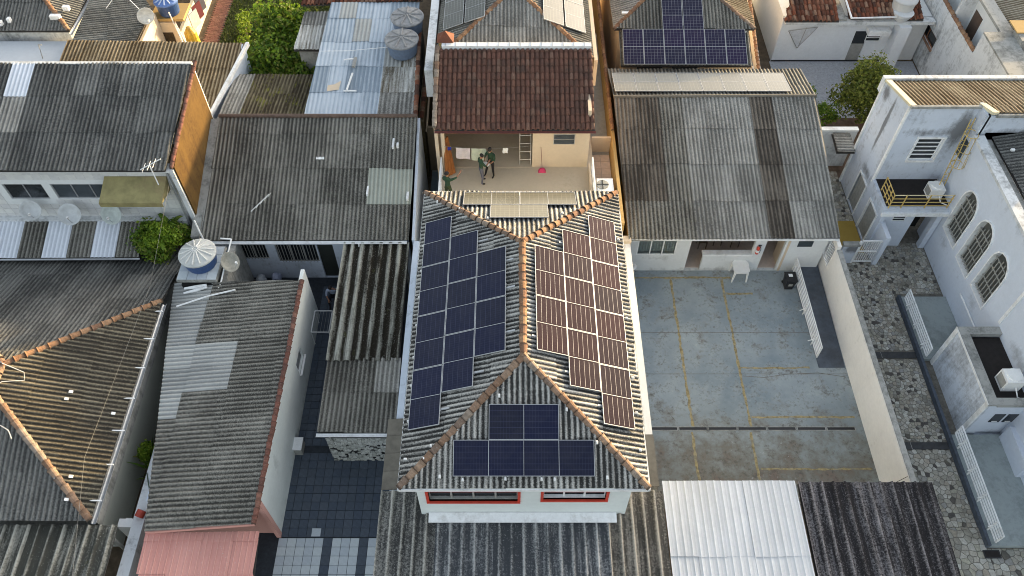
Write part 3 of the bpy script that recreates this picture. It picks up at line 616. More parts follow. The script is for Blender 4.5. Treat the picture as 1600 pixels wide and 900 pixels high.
def line(x0, x1, y0, y1, z=.034):
    """hand painted stripe with a ragged edge"""
    lx = x1 - x0 > y1 - y0; n = int(max(x1 - x0, y1 - y0) / .16) + 2; vs = []; m = MB(); w_ = 0
    for i in range(n):
        s = i / (n - 1); w_ = .8 * w_ + random.uniform(-.008, .008); a, c_ = random.uniform(-.02, .03) + w_, random.uniform(-.03, .02) + w_
        vs += [(x0 + (x1 - x0) * s, y0 + a, z), (x0 + (x1 - x0) * s, y1 + c_, z)] if lx else [(x0 + a, y0 + (y1 - y0) * s, z), (x1 + c_, y0 + (y1 - y0) * s, z)]
    m.add(vs, [(2 * i, 2 * i + 2, 2 * i + 3, 2 * i + 1) for i in range(n - 1)]).build('painted_line', LINE, lot)
for xx, ya in ((7.28, 14.85), (9.62, 14.85)): line(xx - .055, xx + .055, ya, 22.35)
line(7.15, 7.26, 11.9, 14.6); line(9.50, 9.61, 11.9, 14.6); line(5.5, 10.05, 22.37, 22.48); line(5.42, 5.52, 12.2, 22.36)
line(9.7, 10.9, 21.45, 21.56); line(9.68, 12.6, 17.55, 17.64); line(9.72, 13.9, 15.22, 15.31); line(9.68, 14.0, 12.98, 13.06)
for y in (19.4, 17.3, 12.35):
    x = 5.3
    while x < 14: MB().box(x, x + 2.9, y - .008, y + .008, 0, .0345).build('joint', GROUT, lot); x += 2.95
x = 5.5
while x < 13.2:
    t = MB().box(x, x + 1.16, 14.66, 14.69, .0, .05).box(x, x + 1.16, 14.81, 14.84, 0, .05).box(x, x + .03, 14.69, 14.81, 0, .05).box(x + 1.13, x + 1.16, 14.69, 14.81, 0, .05).build('drain_frame', GREYT, lot)
    gm = MB().box(x + .03, x + 1.13, 14.69, 14.81, 0, .036).build('drain_grate', BLACK, lot)
    for k in range(10): pass
    x += 1.19
for k, P_ in enumerate(([(9.7, 17.2), (10.6, 17.12), (11.5, 17.28), (12.9, 17.35), (14.0, 17.15)], [(5.4, 12.1), (7.5, 12.16), (9.9, 12.1)], [(11.2, 14.5), (11.1, 13.8), (11.4, 13.2), (11.3, 12.6)], [(6.3, 15.6), (6.6, 15.1), (6.5, 14.9)])):
    m = MB(); vs = []
    for x, y in P_: vs += [(x, y - .012, .0355), (x + .005, y + .012, .0355)]
    m.add(vs, [(2 * i, 2 * i + 2, 2 * i + 3, 2 * i + 1) for i in range(len(P_) - 1)]).build('crack', GROUT, lot)
# ramp with its rail
RAMPD = m_simple('blue_black_floor_paint', (.075, .09, .115), .7, var=.3, scale=2, dirt=(.05, .05, .05))
rp = struct('ramp', MB().add([(12.98, 17.6, .033), (14.1, 17.6, .033), (14.1, 23.3, .30), (12.98, 23.3, .30), (12.98, 17.6, 0), (14.1, 17.6, 0), (14.1, 23.3, 0), (12.98, 23.3, 0)], [(0, 1, 2, 3), (0, 4, 5, 1), (1, 5, 6, 2), (2, 6, 7, 3), (3, 7, 4, 0)]), RAMPD)
def railing(label, x, y0, y1, z0, z1, nbars, posts, mat=TRIM, r=.028, zb=.25, brace=-1):
    t = thing('ramp_railing', label, 'railing', (x, (y0 + y1) / 2, 0))
    for k in range(nbars):
        z = z1 - (z1 - z0) * (1 - zb) * k / (nbars - 1); MB().tube([(x, y0, z), (x, y1, z)], r, 6).build('bar', mat, t)
    for y in (y0, y1): MB().tube([(x, y, z1 - (z1 - z0) * (1 - zb)), (x, y, z1)], r, 6).build('end_bar', mat, t)
    for k in range(posts):
        y = y0 + (y1 - y0) * (k + .5) / posts; MB().tube([(x, y, z0 - .02), (x, y, z1 - .05)], r, 6).tube([(x, y, z0 + .45), (x + brace * .22, y, z0 + .30)], r * .8, 5).build('post', mat, t)
    return t
railing('white barrier of five pipes beside the dark ramp in the car park', 12.9, 17.95, 22.75, .05, 1.05, 6, 3, brace=-1)
# boundary walls of the car park
bw = thing('boundary_wall', 'narrow beige boundary wall between the solar roof and the car park', 'wall', (5.0, 16, 0))
MB().box(4.86, 5.12, 11.2, 22.3, 0, 2.6).build('wall_body', CREAMW, bw); MB().box(4.84, 5.14, 11.2, 13.2, 2.602, 2.63).build('wall_cap', BROWNS, bw)
MB().box(4.75, 5.16, 22.302, 22.62, 0, 2.75).build('pillar', CREAM, bw)
cw = thing('boundary_wall', 'tall cream wall along the right side of the car park, rough at the top', 'wall', (14.25, 16.5, 0))
MB().box(14.14, 14.3, 11.4, 22.2, 0, 2.25).build('wall_body', CREAMW, cw); MB().box(14.303, 14.36, 11.4, 22.2, 0, 2.22).build('weathered_back', GREYT, cw); MB().box(14.16, 14.37, 11.4, 22.2, 2.252, 2.29).build('weathered_cap', GREYT, cw)
MB().extr([(14.1395, 12.0, .9), (14.1395, 11.75, 2.2), (14.1395, 11.77, 2.2), (14.1395, 12.02, .9)], (-.004, 0, 0)).build('crack', DARK, cw)
gw = thing('grille_wall', 'white grille panel standing on the end of the cream wall', 'grille', (14.25, 22.8, 0))
MB().wall((14.3, 22.21), (14.3, 23.7), 0, 2.5, .16, [(.12, 1.35, .95, 2.2)]).build('wall_body', CREAMW, gw)
for k in range(12): MB().box(14.17, 14.20, 22.36 + k * .105, 22.38 + k * .105, .95, 2.2).build('bar', TRIM, gw)
MB().box(14.16, 14.21, 22.9, 22.95, .95, 2.2).build('mullion', TRIM, gw)
# objects on the car park
t = thing('plastic_table', 'white square plastic table standing by the car park wall', 'table', (10.38, 22.5, .03))
m = MB().prism([(-.26, -.36), (.26, -.36), (.36, -.26), (.36, .26), (.26, .36), (-.26, .36), (-.36, .26), (-.36, -.26)], .69, .73); o = m.build('table_top', PIPE, None); o.parent = t
o = MB().prism([(-.25, -.34), (.25, -.34), (.34, -.25), (.34, .25), (.25, .34), (-.25, .34), (-.34, .25), (-.34, -.25)], .62, .689).build('apron', PIPE); o.parent = t
for sx in (-1, 1):
    for sy in (-1, 1): o = MB().tube([(sx * .28, sy * .28, .62), (sx * .33, sy * .33, 0)], [.055, .035], 6).build('leg', PIPE); o.parent = t
t = thing('wheelie_bin', 'small black bin beside the white ramp barrier', 'bin', (12.55, 21.95, .03))
for nm, mb, mt in (('body', MB().add([(-.17, -.2, 0), (.17, -.2, 0), (.17, .2, 0), (-.17, .2, 0), (-.23, -.26, .62), (.23, -.26, .62), (.23, .26, .62), (-.23, .26, .62)], [(0, 3, 2, 1), (4, 5, 6, 7), (0, 1, 5, 4), (1, 2, 6, 5), (2, 3, 7, 6), (3, 0, 4, 7)]), BLACK), ('lid', MB().box(-.25, .25, -.27, .29, .625, .68), BLACK), ('lid_sticker', MB().box(-.1, .08, 0, .16, .681, .688), TRIM), ('front_sticker', MB().box(-.09, .09, -.255, -.24, .3, .45), GREYP)):
    o = mb.build(nm, mt); o.parent = t
for s in (-1, 1): o = MB().lathe((s * .2, .2, .07), [(.06, -.02), (.07, 0), (.06, .02)], 10, (1, 0, 0)).build('wheel', BLACK); o.parent = t

# ================================================================== CAR PARK BUILDING (long roof, right of middle)
b = thing('low_office', 'low white building behind the car park under a long brown grey roof', 'building', (9.7, 26, 0))
holes = [(.4, 2.15, 1.15, 2.2), (2.75, 3.45, .05, 2.2), (3.45, 5.6, 1.2, 2.2), (6.1, 6.95, .05, 2.25)]
MB().wall((5.2, 22.85), (14.0, 22.85), 0, 2.6, .15, holes).build('front_wall', WHITE, b)
MB().box(5.2, 14.0, 32.2, 32.35, 0, 3.3).build('rear_wall', WHITE, b)
for x0, y0, mt in ((13.85, 23.01, WHITE), (5.05, 22.85, YELL)): MB().extr([(x0, y0, 0), (x0, 32.19, 0), (x0, 32.19, 3.6), (x0, 29.9, 4.1), (x0, y0, 2.58)], (.148, 0, 0)).build('side_wall', mt, b)
MB().box(5.2, 14.0, 26.6, 26.7, 0, 3.1).build('inner_wall', GREYP, b); MB().box(5.2, 13.8, 23.0, 26.6, .005, .06).build('floor', PINKTILE, b)
MB().box(8.6, 10.85, 22.80, 23.08, 1.12, 1.24).build('counter', TRIM, b)
MB().box(5.15, 14.2, 22.48, 22.52, 2.56, 2.68).build('fascia', TRIM, b)
wn = window(b, (5.6, 22.85), (7.35, 22.85), 1.15, 2.2, (0, -1), 3, TRIM, GLASSC, inset=.02)
CURT = m_simple('curtain', (.42, .43, .40), .9, var=.15)
for k in range(14): MB().box(5.64 + k * .12, 5.74 + k * .12, 23.02, 23.05, 1.2, 2.18).build('curtain_fold', CURT, b)
MB().box(12.7, 13.35, 22.83, 22.852, 1.75, 2.12).build('small_window', GLASSB, b)
MB().wall((12.35, 22.83), (12.35, 23.8), 0, 2.4, .1).build('porch_pillar', CREAM, b)
def lotroof(i, j, c):
    if c.x < 6.7 and c.y > 24.6: return FIBB
    if c.x < 7.2 and c.y > 26.3: return FIBB
    if c.x < 8.0: return FIB
    return FIBB if (11.2 < c.x < 12.2 or (c.x < 6.2 and c.y < 24.6 and c.y > 23.9)) else FIBG if c.x > 8.0 else FIB
slope(b, [(5.05, 22.4, 2.7), (14.22, 22.5, 2.7), (14.4, 29.95, 4.3), (4.8, 29.85, 4.3)], (0, -1), FIB, choose=lotroof, sw=1.02, sl=1.95)
slope(b, [(4.8, 29.87, 4.3), (14.4, 29.97, 4.3), (14.4, 32.7, 3.75), (4.75, 32.7, 3.75)], (0, 1), FIB)
MB().tube([(4.8, 29.9, 4.36), (14.4, 29.98, 4.36)], .07, 8).build('ridge_cap', BROWNS, b)
AW = thing('solar_array', 'row of eight pale gleaming solar panels behind the ridge of the long roof', 'solar panels', (9, 31.1, 4.1))
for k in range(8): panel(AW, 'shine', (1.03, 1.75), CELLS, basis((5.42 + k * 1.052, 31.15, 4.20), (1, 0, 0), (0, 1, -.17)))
# items by the wall
t = thing('rubbish_bin', 'round grey bin with a pale rim at the end of the low office wall', 'bin', (5.38, 22.35, .03))
for nm, mb, mt in (('body', MB().lathe((0, 0, 0), [(.17, 0), (.2, .9)], 16), GREYP), ('rim', MB().lathe((0, 0, .9), [(.215, 0), (.23, .03), (.2, .1), (.13, .1), (.12, .06)], 16), TRIM)):
    o = mb.build(nm, mt); o.parent = t
t = thing('fire_extinguisher', 'red fire extinguisher hung on the white office wall', 'extinguisher', (10.98, 22.77, 1.35))
for nm, mb, mt in (('cylinder', MB().lathe((0, 0, 0), [(.06, 0), (.075, .02), (.075, .42), (.03, .5)], 12), REDP), ('valve', MB().box(-.03, .03, -.03, .03, .5, .56).box(-.02, .1, -.015, .015, .54, .57), BLACK), ('hose', MB().tube([(.05, -.02, .52), (.11, -.03, .35), (.09, -.05, .12)], .013, 5), BLACK), ('label_plate', MB().lathe((0, 0, .12), [(.077, 0), (.077, .16)], 12), TRIM)):
    o = mb.build(nm, mt); o.parent = t
for k, (x, y) in enumerate(((8.95, 24.3), (9.7, 24.5), (10.5, 24.4))):
    t = thing('dining_chair', 'dark wooden chair inside the office counter opening, ' + ('left', 'middle', 'right')[k] + ' one', 'chair', (x, y, .06), 'chairs behind the counter')
    o = MB().box(-.2, .2, -.2, .2, .43, .46).build('seat', BARK); o.parent = t; o = MB().box(-.2, .2, .17, .2, .55, .95).build('backrest', BARK); o.parent = t
    for sx in (-1, 1):
        for sy in (-1, 1): o = MB().box(sx * .18 - .018, sx * .18 + .018, sy * .18 - .018, sy * .18 + .018, 0, .43 if sy < 0 else .95).build('leg', BARK); o.parent = t
# ================================================================== TERRACE HOUSE (behind the solar house)
t = thing('terrace_house', 'cream house with an open tiled terrace under a dark clay tile roof', 'house', (0, 27, 0))
MB().box(-3.25, 3.7, 22.5, 30.2, 0, 2.85).build('lower_storey', CREAM, t)
MB().box(-3.25, 3.75, 22.45, 29.3, 2.852, 3.0).build('terrace_floor', BEIGEF, t)
MB().wall((.92, 26.6), (3.45, 26.6), 3.0, 5.62, .15, [(.92, 1.88, 4.41, 5.01)]).build('front_wall', CREAM, t)
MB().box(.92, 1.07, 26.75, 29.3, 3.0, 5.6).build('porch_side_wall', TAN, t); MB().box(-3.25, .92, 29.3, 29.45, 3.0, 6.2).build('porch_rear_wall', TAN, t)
MB().box(3.3, 3.45, 26.75, 30.1, 3.0, 6.2).build('side_wall', CREAM, t); MB().box(-3.4, -3.25, 26.3, 30.1, 0, 5.9).build('side_wall', CREAM, t)
MB().box(-3.1, 3.3, 30.05, 30.2, 3, 6.7).build('rear_wall', CREAM, t)
MB().box(-3.25, .92, 26.56, 26.6, 3.0, 3.012).build('floor_edge', CREAM, t)
window(t, (1.84, 26.6), (2.8, 26.6), 4.41, 5.01, (0, -1), 2, METAL, GLASSB, horiz=True, inset=-.03, bar=.03)
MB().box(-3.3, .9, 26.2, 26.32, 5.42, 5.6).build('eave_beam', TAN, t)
MB().tube([(-3.05, 26.35, 3.0), (-3.05, 26.35, 5.5)], .09, 8).build('post', CREAM, t)
clay_roof(t, [(-3.35, 26.1, 5.65), (3.6, 26.1, 5.65), (3.55, 30.05, 6.9), (-3.3, 30.05, 6.9)], (0, -1), CLAY)
gutter(t, (-3.35, 26.03, 5.62), (3.62, 26.03, 5.62), .06, m_simple('red_brown_gutter', (.16, .05, .04), .5))
ridge(t, (-3.36, 26.1, 5.78), (-3.32, 30.05, 7.0), RIDGE, .1, .4)
MB().box(-3.15, 3.55, 30.06, 30.32, 6.6, 7.08).build('parapet', TRIM, t)
for k in range(14): MB().box(-3.0 + k * .48, -2.97 + k * .48, 30.04, 30.34, 7.081, 7.10).build('flashing_clip', METAL, t)
for x in (-2.4, -.3, 2.6): MB().box(x, x + .16, 28.7, 28.74, 3.0, 3.02)
# terrace rails
for sx, x0, lb in ((-1, -3.17, 'white handrail on the left edge of the terrace'), (1, 3.62, 'white handrail on the right edge of the terrace')):
    r_ = thing('handrail', lb, 'railing', (x0, 24.6, 3))
    MB().box(x0 - .035, x0 + .035, 22.6, 26.2, 3.92, 3.99).build('top_rail', PIPE, r_); MB().box(x0 - .02, x0 + .02, 22.6, 26.2, 3.5, 3.54).build('mid_rail', PIPE, r_)
    for y in (22.7, 23.9, 25.1, 26.1): MB().box(x0 - .03, x0 + .03, y - .03, y + .03, 3.0, 3.92).build('post', PIPE, r_)
    if sx > 0: MB().box(x0 - .12, x0 - .04, 22.5, 26.5, 3.0, 3.35).build('kerb', CREAM, r_)
# chimney turret
c = thing('chimney_turret', 'small brick turret with an orange pyramid roof at the end of the white parapet', 'chimney', (-2.95, 30.5, 6.6))
MB().box(-3.3, -2.7, 30.33, 30.85, 6.3, 7.1).build('shaft', YELL, c)
MB().add([(-3.38, 30.25, 7.1), (-2.62, 30.25, 7.1), (-2.62, 30.93, 7.1), (-3.38, 30.93, 7.1), (-3.0, 30.59, 7.5)], [(0, 1, 4), (1, 2, 4), (2, 3, 4), (3, 0, 4), (3, 2, 1, 0)]).build('pyramid_roof', CLAYR, c)
MB().box(-3.2, -2.8, 30.32, 30.34, 6.7, 6.9).build('vent', DARK, c)
# things on the terrace
line_ = thing('clothes_line', 'clothes line strung across the terrace porch', 'clothes line', (-1, 26.3, 4.4))
def lz(x): return 4.62 + .16 * ((x + 1.2) / 2) ** 2 - .16
MB().tube([(x, 26.25, lz(x)) for x in np.linspace(-3.0, .92, 12)], .008, 5).build('cord', WIRE, line_)
def cloth(name, label, x0, x1, drop, mat, cat='towel'):
    m = MB(); nx, nz = 8, 5; vs = []
    for i in range(nx + 1):
        for j in range(nz + 1):
            x = x0 + (x1 - x0) * i / nx; vs.append((x + .015 * math.sin(j * 1.3), 26.25 + .02 * math.sin(i * 1.1 + j * .5), lz(x) - .005 - drop * j / nz))
    m.add(vs, [(i * (nz + 1) + j, (i + 1) * (nz + 1) + j, (i + 1) * (nz + 1) + j + 1, i * (nz + 1) + j + 1) for i in range(nx) for j in range(nz)])
    return tag(m.build(name, mat, None, True), label, cat)
cloth('towel', 'pale pink towel hanging on the terrace clothes line', -2.5, -1.88, .66, m_simple('pale_pink_cloth', (.62, .55, .55), .9), 'towel')
cloth('towel', 'pale green towel hanging on the terrace clothes line', -1.82, -1.16, .72, m_simple('pale_green_cloth', (.52, .55, .42), .9), 'towel')
cloth('cloth_peg_bag', 'small blue bag hanging at the left end of the clothes line', -2.86, -2.7, .2, m_simple('blue_cloth', (.02, .03, .25), .9), 'bag')
cloth('paper_sheet', 'white printed sheet clipped near the middle of the clothes line', -.42, -.18, .3, TRIM, 'sheet')
hm = thing('hammock', 'dark red hammock slung under the porch roof of the terrace', 'hammock', (-.9, 27, 5.2)); vs = []
for i in range(13):
    for j in range(5): x = -1.8 + 1.6 * i / 12; vs.append((x, 26.9 + .25 * (j - 2) / 2, 5.32 - .28 * math.sin(math.pi * i / 12) + .12 * abs(j - 2) / 2))
MB().add(vs, [(i * 5 + j, (i + 1) * 5 + j, (i + 1) * 5 + j + 1, i * 5 + j + 1) for i in range(12) for j in range(4)]).build('cloth', m_simple('dark_red_cloth', (.26, .03, .035), .9), hm, True)
lad = thing('step_ladder', 'aluminium ladder leaning in the right corner of the porch', 'ladder', (.6, 27, 3))
for x in (.36, .86): MB().tube([(x, 26.75, 3.0), (x, 27.6, 5.2)], .025, 6).build('rail', METAL, lad)
for k in range(6): MB().tube([(.36, 26.82 + k * .14, 3.25 + k * .36), (.86, 26.82 + k * .14, 3.25 + k * .36)], .02, 6).build('rung', METAL, lad)
ub = thing('folded_parasol', 'folded orange cloth and poles leaning in the left corner of the porch', 'parasol', (-2.9, 26.3, 3))
for k, (dx, dy) in enumerate(((0, 0), (.14, .1), (.27, .2))):
    MB().tube([(-2.95 + dx, 26.0 + dy, 3.02), (-3.0 + dx * .4, 26.5 + dy, 4.75)], [.11, .05], 7).build('fold', m_simple('orange_cloth', (.30, .11, .03), .9), ub)
br = thing('broom', 'pink broom leaning against the cream terrace wall', 'broom', (1.35, 26.35, 3))
MB().tube([(1.38, 26.3, 3.16), (1.3, 26.57, 4.25)], .013, 6).build('handle', m_simple('brown_handle', (.25, .1, .08), .6), br)
MB().add([(1.2, 26.2, 3.0), (1.55, 26.2, 3.0), (1.55, 26.4, 3.0), (1.2, 26.4, 3.0), (1.3, 26.26, 3.2), (1.46, 26.26, 3.2), (1.46, 26.34, 3.2), (1.3, 26.34, 3.2)], [(0, 3, 2, 1), (4, 5, 6, 7), (0, 1, 5, 4), (1, 2, 6, 5), (2, 3, 7, 6), (3, 0, 4, 7)]).build('bristles', m_simple('pink_bristles', (.50, .04, .12), .8), br)
# right alley
al = struct('alley_floor', MB().box(3.752, 4.65, 22.64, 37.6, 0, 2.4), GREYP)
tiles(al, 3.76, 4.65, 22.7, 28.2, 2.4, .44, .44, PINKTILE, name='floor_tile')
yw = thing('boundary_wall', 'yellow wall with tiled top between the terrace house and the long roof', 'wall', (4.75, 30, 0))
MB().box(4.66, 4.80, 22.64, 44, 0, 3.55).build('wall_body', YELL, yw)
for k in range(42): pass
ridge(yw, (4.73, 28.4, 3.56), (4.73, 44, 3.56), RIDGEO, .09, .38)
MB().box(3.76, 4.655, 28.2, 28.32, 2.4, 3.3).build('cross_wall', CREAM, yw)
ac = thing('air_conditioner', 'white outdoor air conditioner unit with round grey fan beside the terrace', 'air conditioner', (3.98, 24.9, 2.42))
MB().box(3.78, 4.5, 24.45, 25.35, 2.42, 3.5).build('case', PIPE, ac)
MB().lathe((4.02, 24.95, 3.501), [(.27, 0), (.27, .03), (.1, .035)], 18).build('fan_grille', GREYP, ac)
for a in (0, 1): MB().box(4.02 - (.27 if a else .02), 4.02 + (.27 if a else .02), 24.95 - (.02 if a else .27), 24.95 + (.02 if a else .27), 3.536, 3.55).build('fan_cross', BLACK, ac)
jg = thing('water_drum', 'white rounded drum beside the fan unit in the alley right of the terrace', 'drum', (4.4, 24.1, 2.42)); MB().lathe((4.3, 24.0, 2.42), [(.24, 0), (.3, .1), (.3, .85), (.22, 1.02), (.08, 1.08)], 16).build('body', PIPE, jg, True); MB().lathe((4.3, 24.0, 3.49), [(.09, 0), (.09, .06), (.05, .07)], 10).build('cap', TRIM, jg)
# left alley
la = struct('alley_floor', MB().box(-4.0, -3.42, 22.5, 44, 0, .6), GREYP); tiles(la, -4.0, -3.4, 22.7, 28.8, .6, .3, .3, m_pieces('blue_grey_tile', [(.22, .27, .30), (.19, .24, .27)], grain=6, gv=.2), name='floor_tile')
aw = thing('alley_wall', 'brown cross wall closing the alley left of the terrace', 'wall', (-3.8, 28.9, 0)); MB().box(-4.05, -3.41, 28.8, 28.95, .6, 3.4).build('wall_body', TAN, aw)
p = thing('potted_plant', 'dark leafy pot plant in the alley left of the terrace', 'plant', (-3.72, 24.7, .6))
MB().lathe((-3.72, 24.7, .6), [(.14, 0), (.2, .3)], 10).build('pot', CLAYR, p); leaves((-3.72, 24.7, 1.7), (.35, .4, .8), 420, .17, 5, lumps=6).build('foliage', LEAFD, p)

# ================================================================== HIP ROOF HOUSE BEHIND THE TERRACE HOUSE
b = thing('hip_roof_house', 'hip roofed house behind the terrace house with solar panels on both side slopes', 'house', (0, 37, 0))
hx0, hx1, hy0, hy1 = -3.5, 3.75, 30.5, 44.5; hc = (hx0 + hx1) / 2; hr = 34.1
MB().box(hx0 + .35, hx1 - .3, 30.9, 44, 0, 5.9).build('walls', CREAM, b)
F0, F1, B0, B1, T0, T1 = (hx0, hy0, 6), (hx1, hy0, 6), (hx0, hy1, 6), (hx1, hy1, 6), (hc, hr, 7.4), (hc, 41, 7.4)
slope(b, [F0, F1, T0], (0, -1), FIBG); slope(b, [F0, T0, T1, B0], (-1, 0), FIB); slope(b, [F1, T0, T1, B1], (1, 0), FIB); slope(b, [B0, B1, T1], (0, 1), FIB)
for p_, q_ in ((F0, T0), (F1, T0), (T0, T1)): ridge(b, Vector(p_) + up, Vector(q_) + up, CLAYR if 0 else RIDGEO, .11, .34)
MB().box(-3.98, -3.6, 29.6, 44.5, 4.6, 6.1).build('white_gutter_wall', WHITED, b)
MB().box(3.78, 3.95, 30.4, 44.5, 4.6, 6.05).build('parapet', CREAM, b)
hp = 1.4 / (hc - hx0)
HA = {s: thing('solar_array', lb, 'solar panels', (hc + s * 2.3, 34.3, 6.6)) for s, lb in ((-1, 'grey green solar panels on the left slope of the hip roof behind the terrace house'), (1, 'pale cream solar panels on the right slope of the hip roof behind the terrace house'))}
for side in (-1, 1):
    for i in range(2):
        for j in range(2):
            y = 33.2 + j * 2.19 + (.25 if side < 0 else .0); d = 2.9 - i * 1.04 if side < 0 else 2.85 - i * 1.04
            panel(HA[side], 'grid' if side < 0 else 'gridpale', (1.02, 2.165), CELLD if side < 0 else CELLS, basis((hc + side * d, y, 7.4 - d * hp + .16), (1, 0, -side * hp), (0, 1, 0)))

# ================================================================== MIDDLE GREY HOUSE (left of the solar house)
b = thing('grey_roof_house', 'low house left of the solar house under one wide grey corrugated slope', 'house', (-8.8, 25, 0))
pale = m_fibre('greenish_new_sheet', (.40, .42, .36), (.20, .21, .18), kp=.6, kf=.3, ks=.3, bias=.1, tone=.1)
slope(b, [(-13.4, 22.1, 3.0), (-4.42, 22.15, 3.0), (-4.3, 27.95, 4.75), (-13.25, 27.95, 4.75)], (0, -1), FIB, sl=1.75, choose=lambda i, j, c: pale if (c.x > -6.4 and 24.0 < c.y < 25.9) else FIB)
MB().wall((-13.2, 22.45), (-4.5, 22.45), 0, 2.85, .15, [(1.2, 2.4, 1.35, 2.35), (2.8, 4.6, 1.15, 2.35), (4.65, 5.35, .02, 2.35)]).build('front_wall', BLUEW, b)
MB().add([(-4.18, 22.2, 0), (-4.18, 28, 0), (-4.18, 28, 4.7), (-4.18, 22.2, 2.95), (-4.30, 22.2, 0), (-4.30, 28, 0), (-4.30, 28, 4.7), (-4.30, 22.2, 2.95)], [(0, 1, 2, 3), (7, 6, 5, 4), (0, 3, 7, 4), (1, 5, 6, 2), (3, 2, 6, 7), (0, 4, 5, 1)]).build('side_wall', BLUEW, b)
MB().box(-13.3, -4.31, 28.0, 28.15, 0, 4.8).build('rear_wall', WHITED, b); MB().box(-13.3, -13.2, 22.6, 27.99, 0, 2.9).build('side_wall', GREYT, b)
MB().box(-13.2, -4.5, 25, 25.1, 0, 2.9).build('inner_wall', DARK, b)
gutter(b, (-13.3, 22.03, 2.98), (-4.5, 22.06, 2.98), .08)
MB().tube([(-13.3, 28.0, 4.83), (-4.3, 28.0, 4.83)], .09, 8).build('ridge_cap', m_simple('brown_ridge_mortar', (.13, .09, .07), .9, var=.3), b)
for a, c_, z0, z1, br_ in ((-12.0, -10.8, 1.35, 2.35, 8), (-10.4, -8.6, 1.15, 2.35, 12)): window(b, (a, 22.45), (c_, 22.45), z0, z1, (0, -1), 2 if br_ == 8 else 3, GREYP, GLASSD, bars=br_)
MB().box(-8.55, -7.85, 22.55, 22.6, .02, 2.35).build('door', m_simple('dark_green_door', (.03, .035, .03), .6), b)
for x in (-6.55, -5.55): pipe(b, [(x, 22.0, 2.92), (x, 21.9, 2.72), (x - .32, 21.8, 2.7), (x + .12, 21.75, 2.7), (x + .12, 21.7, 2.62)], .035, name='spout')
for x, y, l in ((-5.35, 26.6, .55), (-5.15, 26.5, .2)): MB().box(x, x + .09, y - l / 2, y + l / 2, 4.35 - (26.6 - y) * .3, 4.50).build('white_patch', TRIM, b)
MB().box(-6.35, -6.27, 24.1, 24.6, 3.66, 3.8).build('white_patch', TRIM, b); MB().box(-4.6, -4.5, 23.9, 24.6, 3.55, 3.72).build('white_patch', TRIM, b)
MB().box(-8.7, -8.35, 25.85, 25.98, 4.15, 4.22).build('white_patch', TRIM, b)
MB().add([(-13.78, 22.3, 3.05), (-13.32, 22.3, 3.1), (-13.2, 27.9, 4.78), (-13.78, 27.9, 4.72), (-13.78, 22.3, 2.9), (-13.32, 22.3, 2.9), (-13.2, 27.9, 4.58), (-13.78, 27.9, 4.58)], [(0, 1, 2, 3), (7, 6, 5, 4), (0, 4, 5, 1), (1, 5, 6, 2), (2, 6, 7, 3), (3, 7, 4, 0)]).build('cement_gutter', GREYT, b)
# antenna lying on the roof
an = thing('tv_antenna', 'thin white aerial rod standing on the grey corrugated slope', 'antenna', (-11.0, 23.6, 3.5)); MB().tube([(-11.3, 23.4, 3.45), (-10.5, 23.95, 3.95)], .02, 5).build('boom', PIPE, an)
for k in range(4): MB().tube([(-11.05 + k * .17, 23.45 + k * .12, 3.6 + k * .1), (-10.95 + k * .17, 23.75 + k * .1, 3.62 + k * .1)], .01, 4).build('element', PIPE, an)

# boundary wall between yard and solar house, with the sheet over the gap
bw2 = thing('boundary_wall', 'pale blue boundary wall along the left side of the solar house', 'wall', (-4.1, 17, 0))
MB().box(-4.22, -3.98, 10.95, 22.19, 0, 2.9).build('wall_body', BLUEW, bw2)
gs = thing('gap_cover', 'brownish flat sheets covering the gap left of the solar house front', 'awning', (-4.1, 12.2, 2.95))
for k in range(4): MB().add([(-4.5, 10.95 + k * .68, 2.93), (-3.75, 10.95 + k * .68, 3.0), (-3.75, 11.61 + k * .68, 3.03), (-4.5, 11.61 + k * .68, 2.96), (-4.5, 10.95 + k * .68, 2.90), (-3.75, 10.95 + k * .68, 2.97), (-3.75, 11.61 + k * .68, 3.0), (-4.5, 11.61 + k * .68, 2.93)], [(0, 1, 2, 3), (7, 6, 5, 4), (0, 4, 5, 1), (1, 5, 6, 2), (2, 6, 7, 3), (3, 7, 4, 0)]).build('sheet', BROWNS, gs)

# ================================================================== YARD ROOFS (mossy and speckled)
t = thing('mossy_shed_roof', 'mossy wide ribbed shed roof in the yard left of the solar house', 'shed roof', (-5.8, 19, 0))
slope(t, [(-7.2, 16.3, 2.62), (-4.35, 16.3, 2.62), (-4.4, 22.1, 2.82), (-7.22, 22.1, 2.82)], (0, -1), FIBMOSS, pitch=.40, amp=.11, prof=WAVEB, sl=6.2, sw=.95)
for x in (-7.0, -4.6):
    for y in (16.7, 21.6): MB().tube([(x, y, 0), (x, y, 2.5)], .06, 8).build('post', GREYT, t)
MB().box(-7.2, -4.4, 17.5, 22.1, .0, .012)
t = thing('speckled_shed_roof', 'speckled grey corrugated shed roof in front of the mossy one', 'shed roof', (-5.8, 14.9, 0))
slope(t, [(-7.15, 13.35, 2.42), (-4.25, 13.35, 2.42), (-4.3, 16.45, 2.62), (-7.15, 16.45, 2.62)], (0, -1), FIBD, sl=1.6, choose=lambda i, j, c: FIBG if (i == 0 and j == 1) else FIB)
gutter(t, (-7.2, 13.27, 2.42), (-4.45, 13.27, 2.42), .07)
pipe(t, [(-6.75, 13.3, 2.36), (-6.72, 13.35, 1.9), (-6.68, 13.3, 1.7)], .04, GREYP, 'downpipe'); pipe(t, [(-4.5, 13.3, 2.4), (-4.5, 13.3, .1)], .035, PIPE, 'downpipe')
for x in (-7.0, -4.5): MB().tube([(x, 14.5, 0), (x, 14.5, 2.4)], .05, 8).build('post', GREYT, t)
sw_ = thing('stone_clad_wall', 'low wall clad in broken pale stone under the white gutter', 'wall', (-5.7, 13.35, 0))
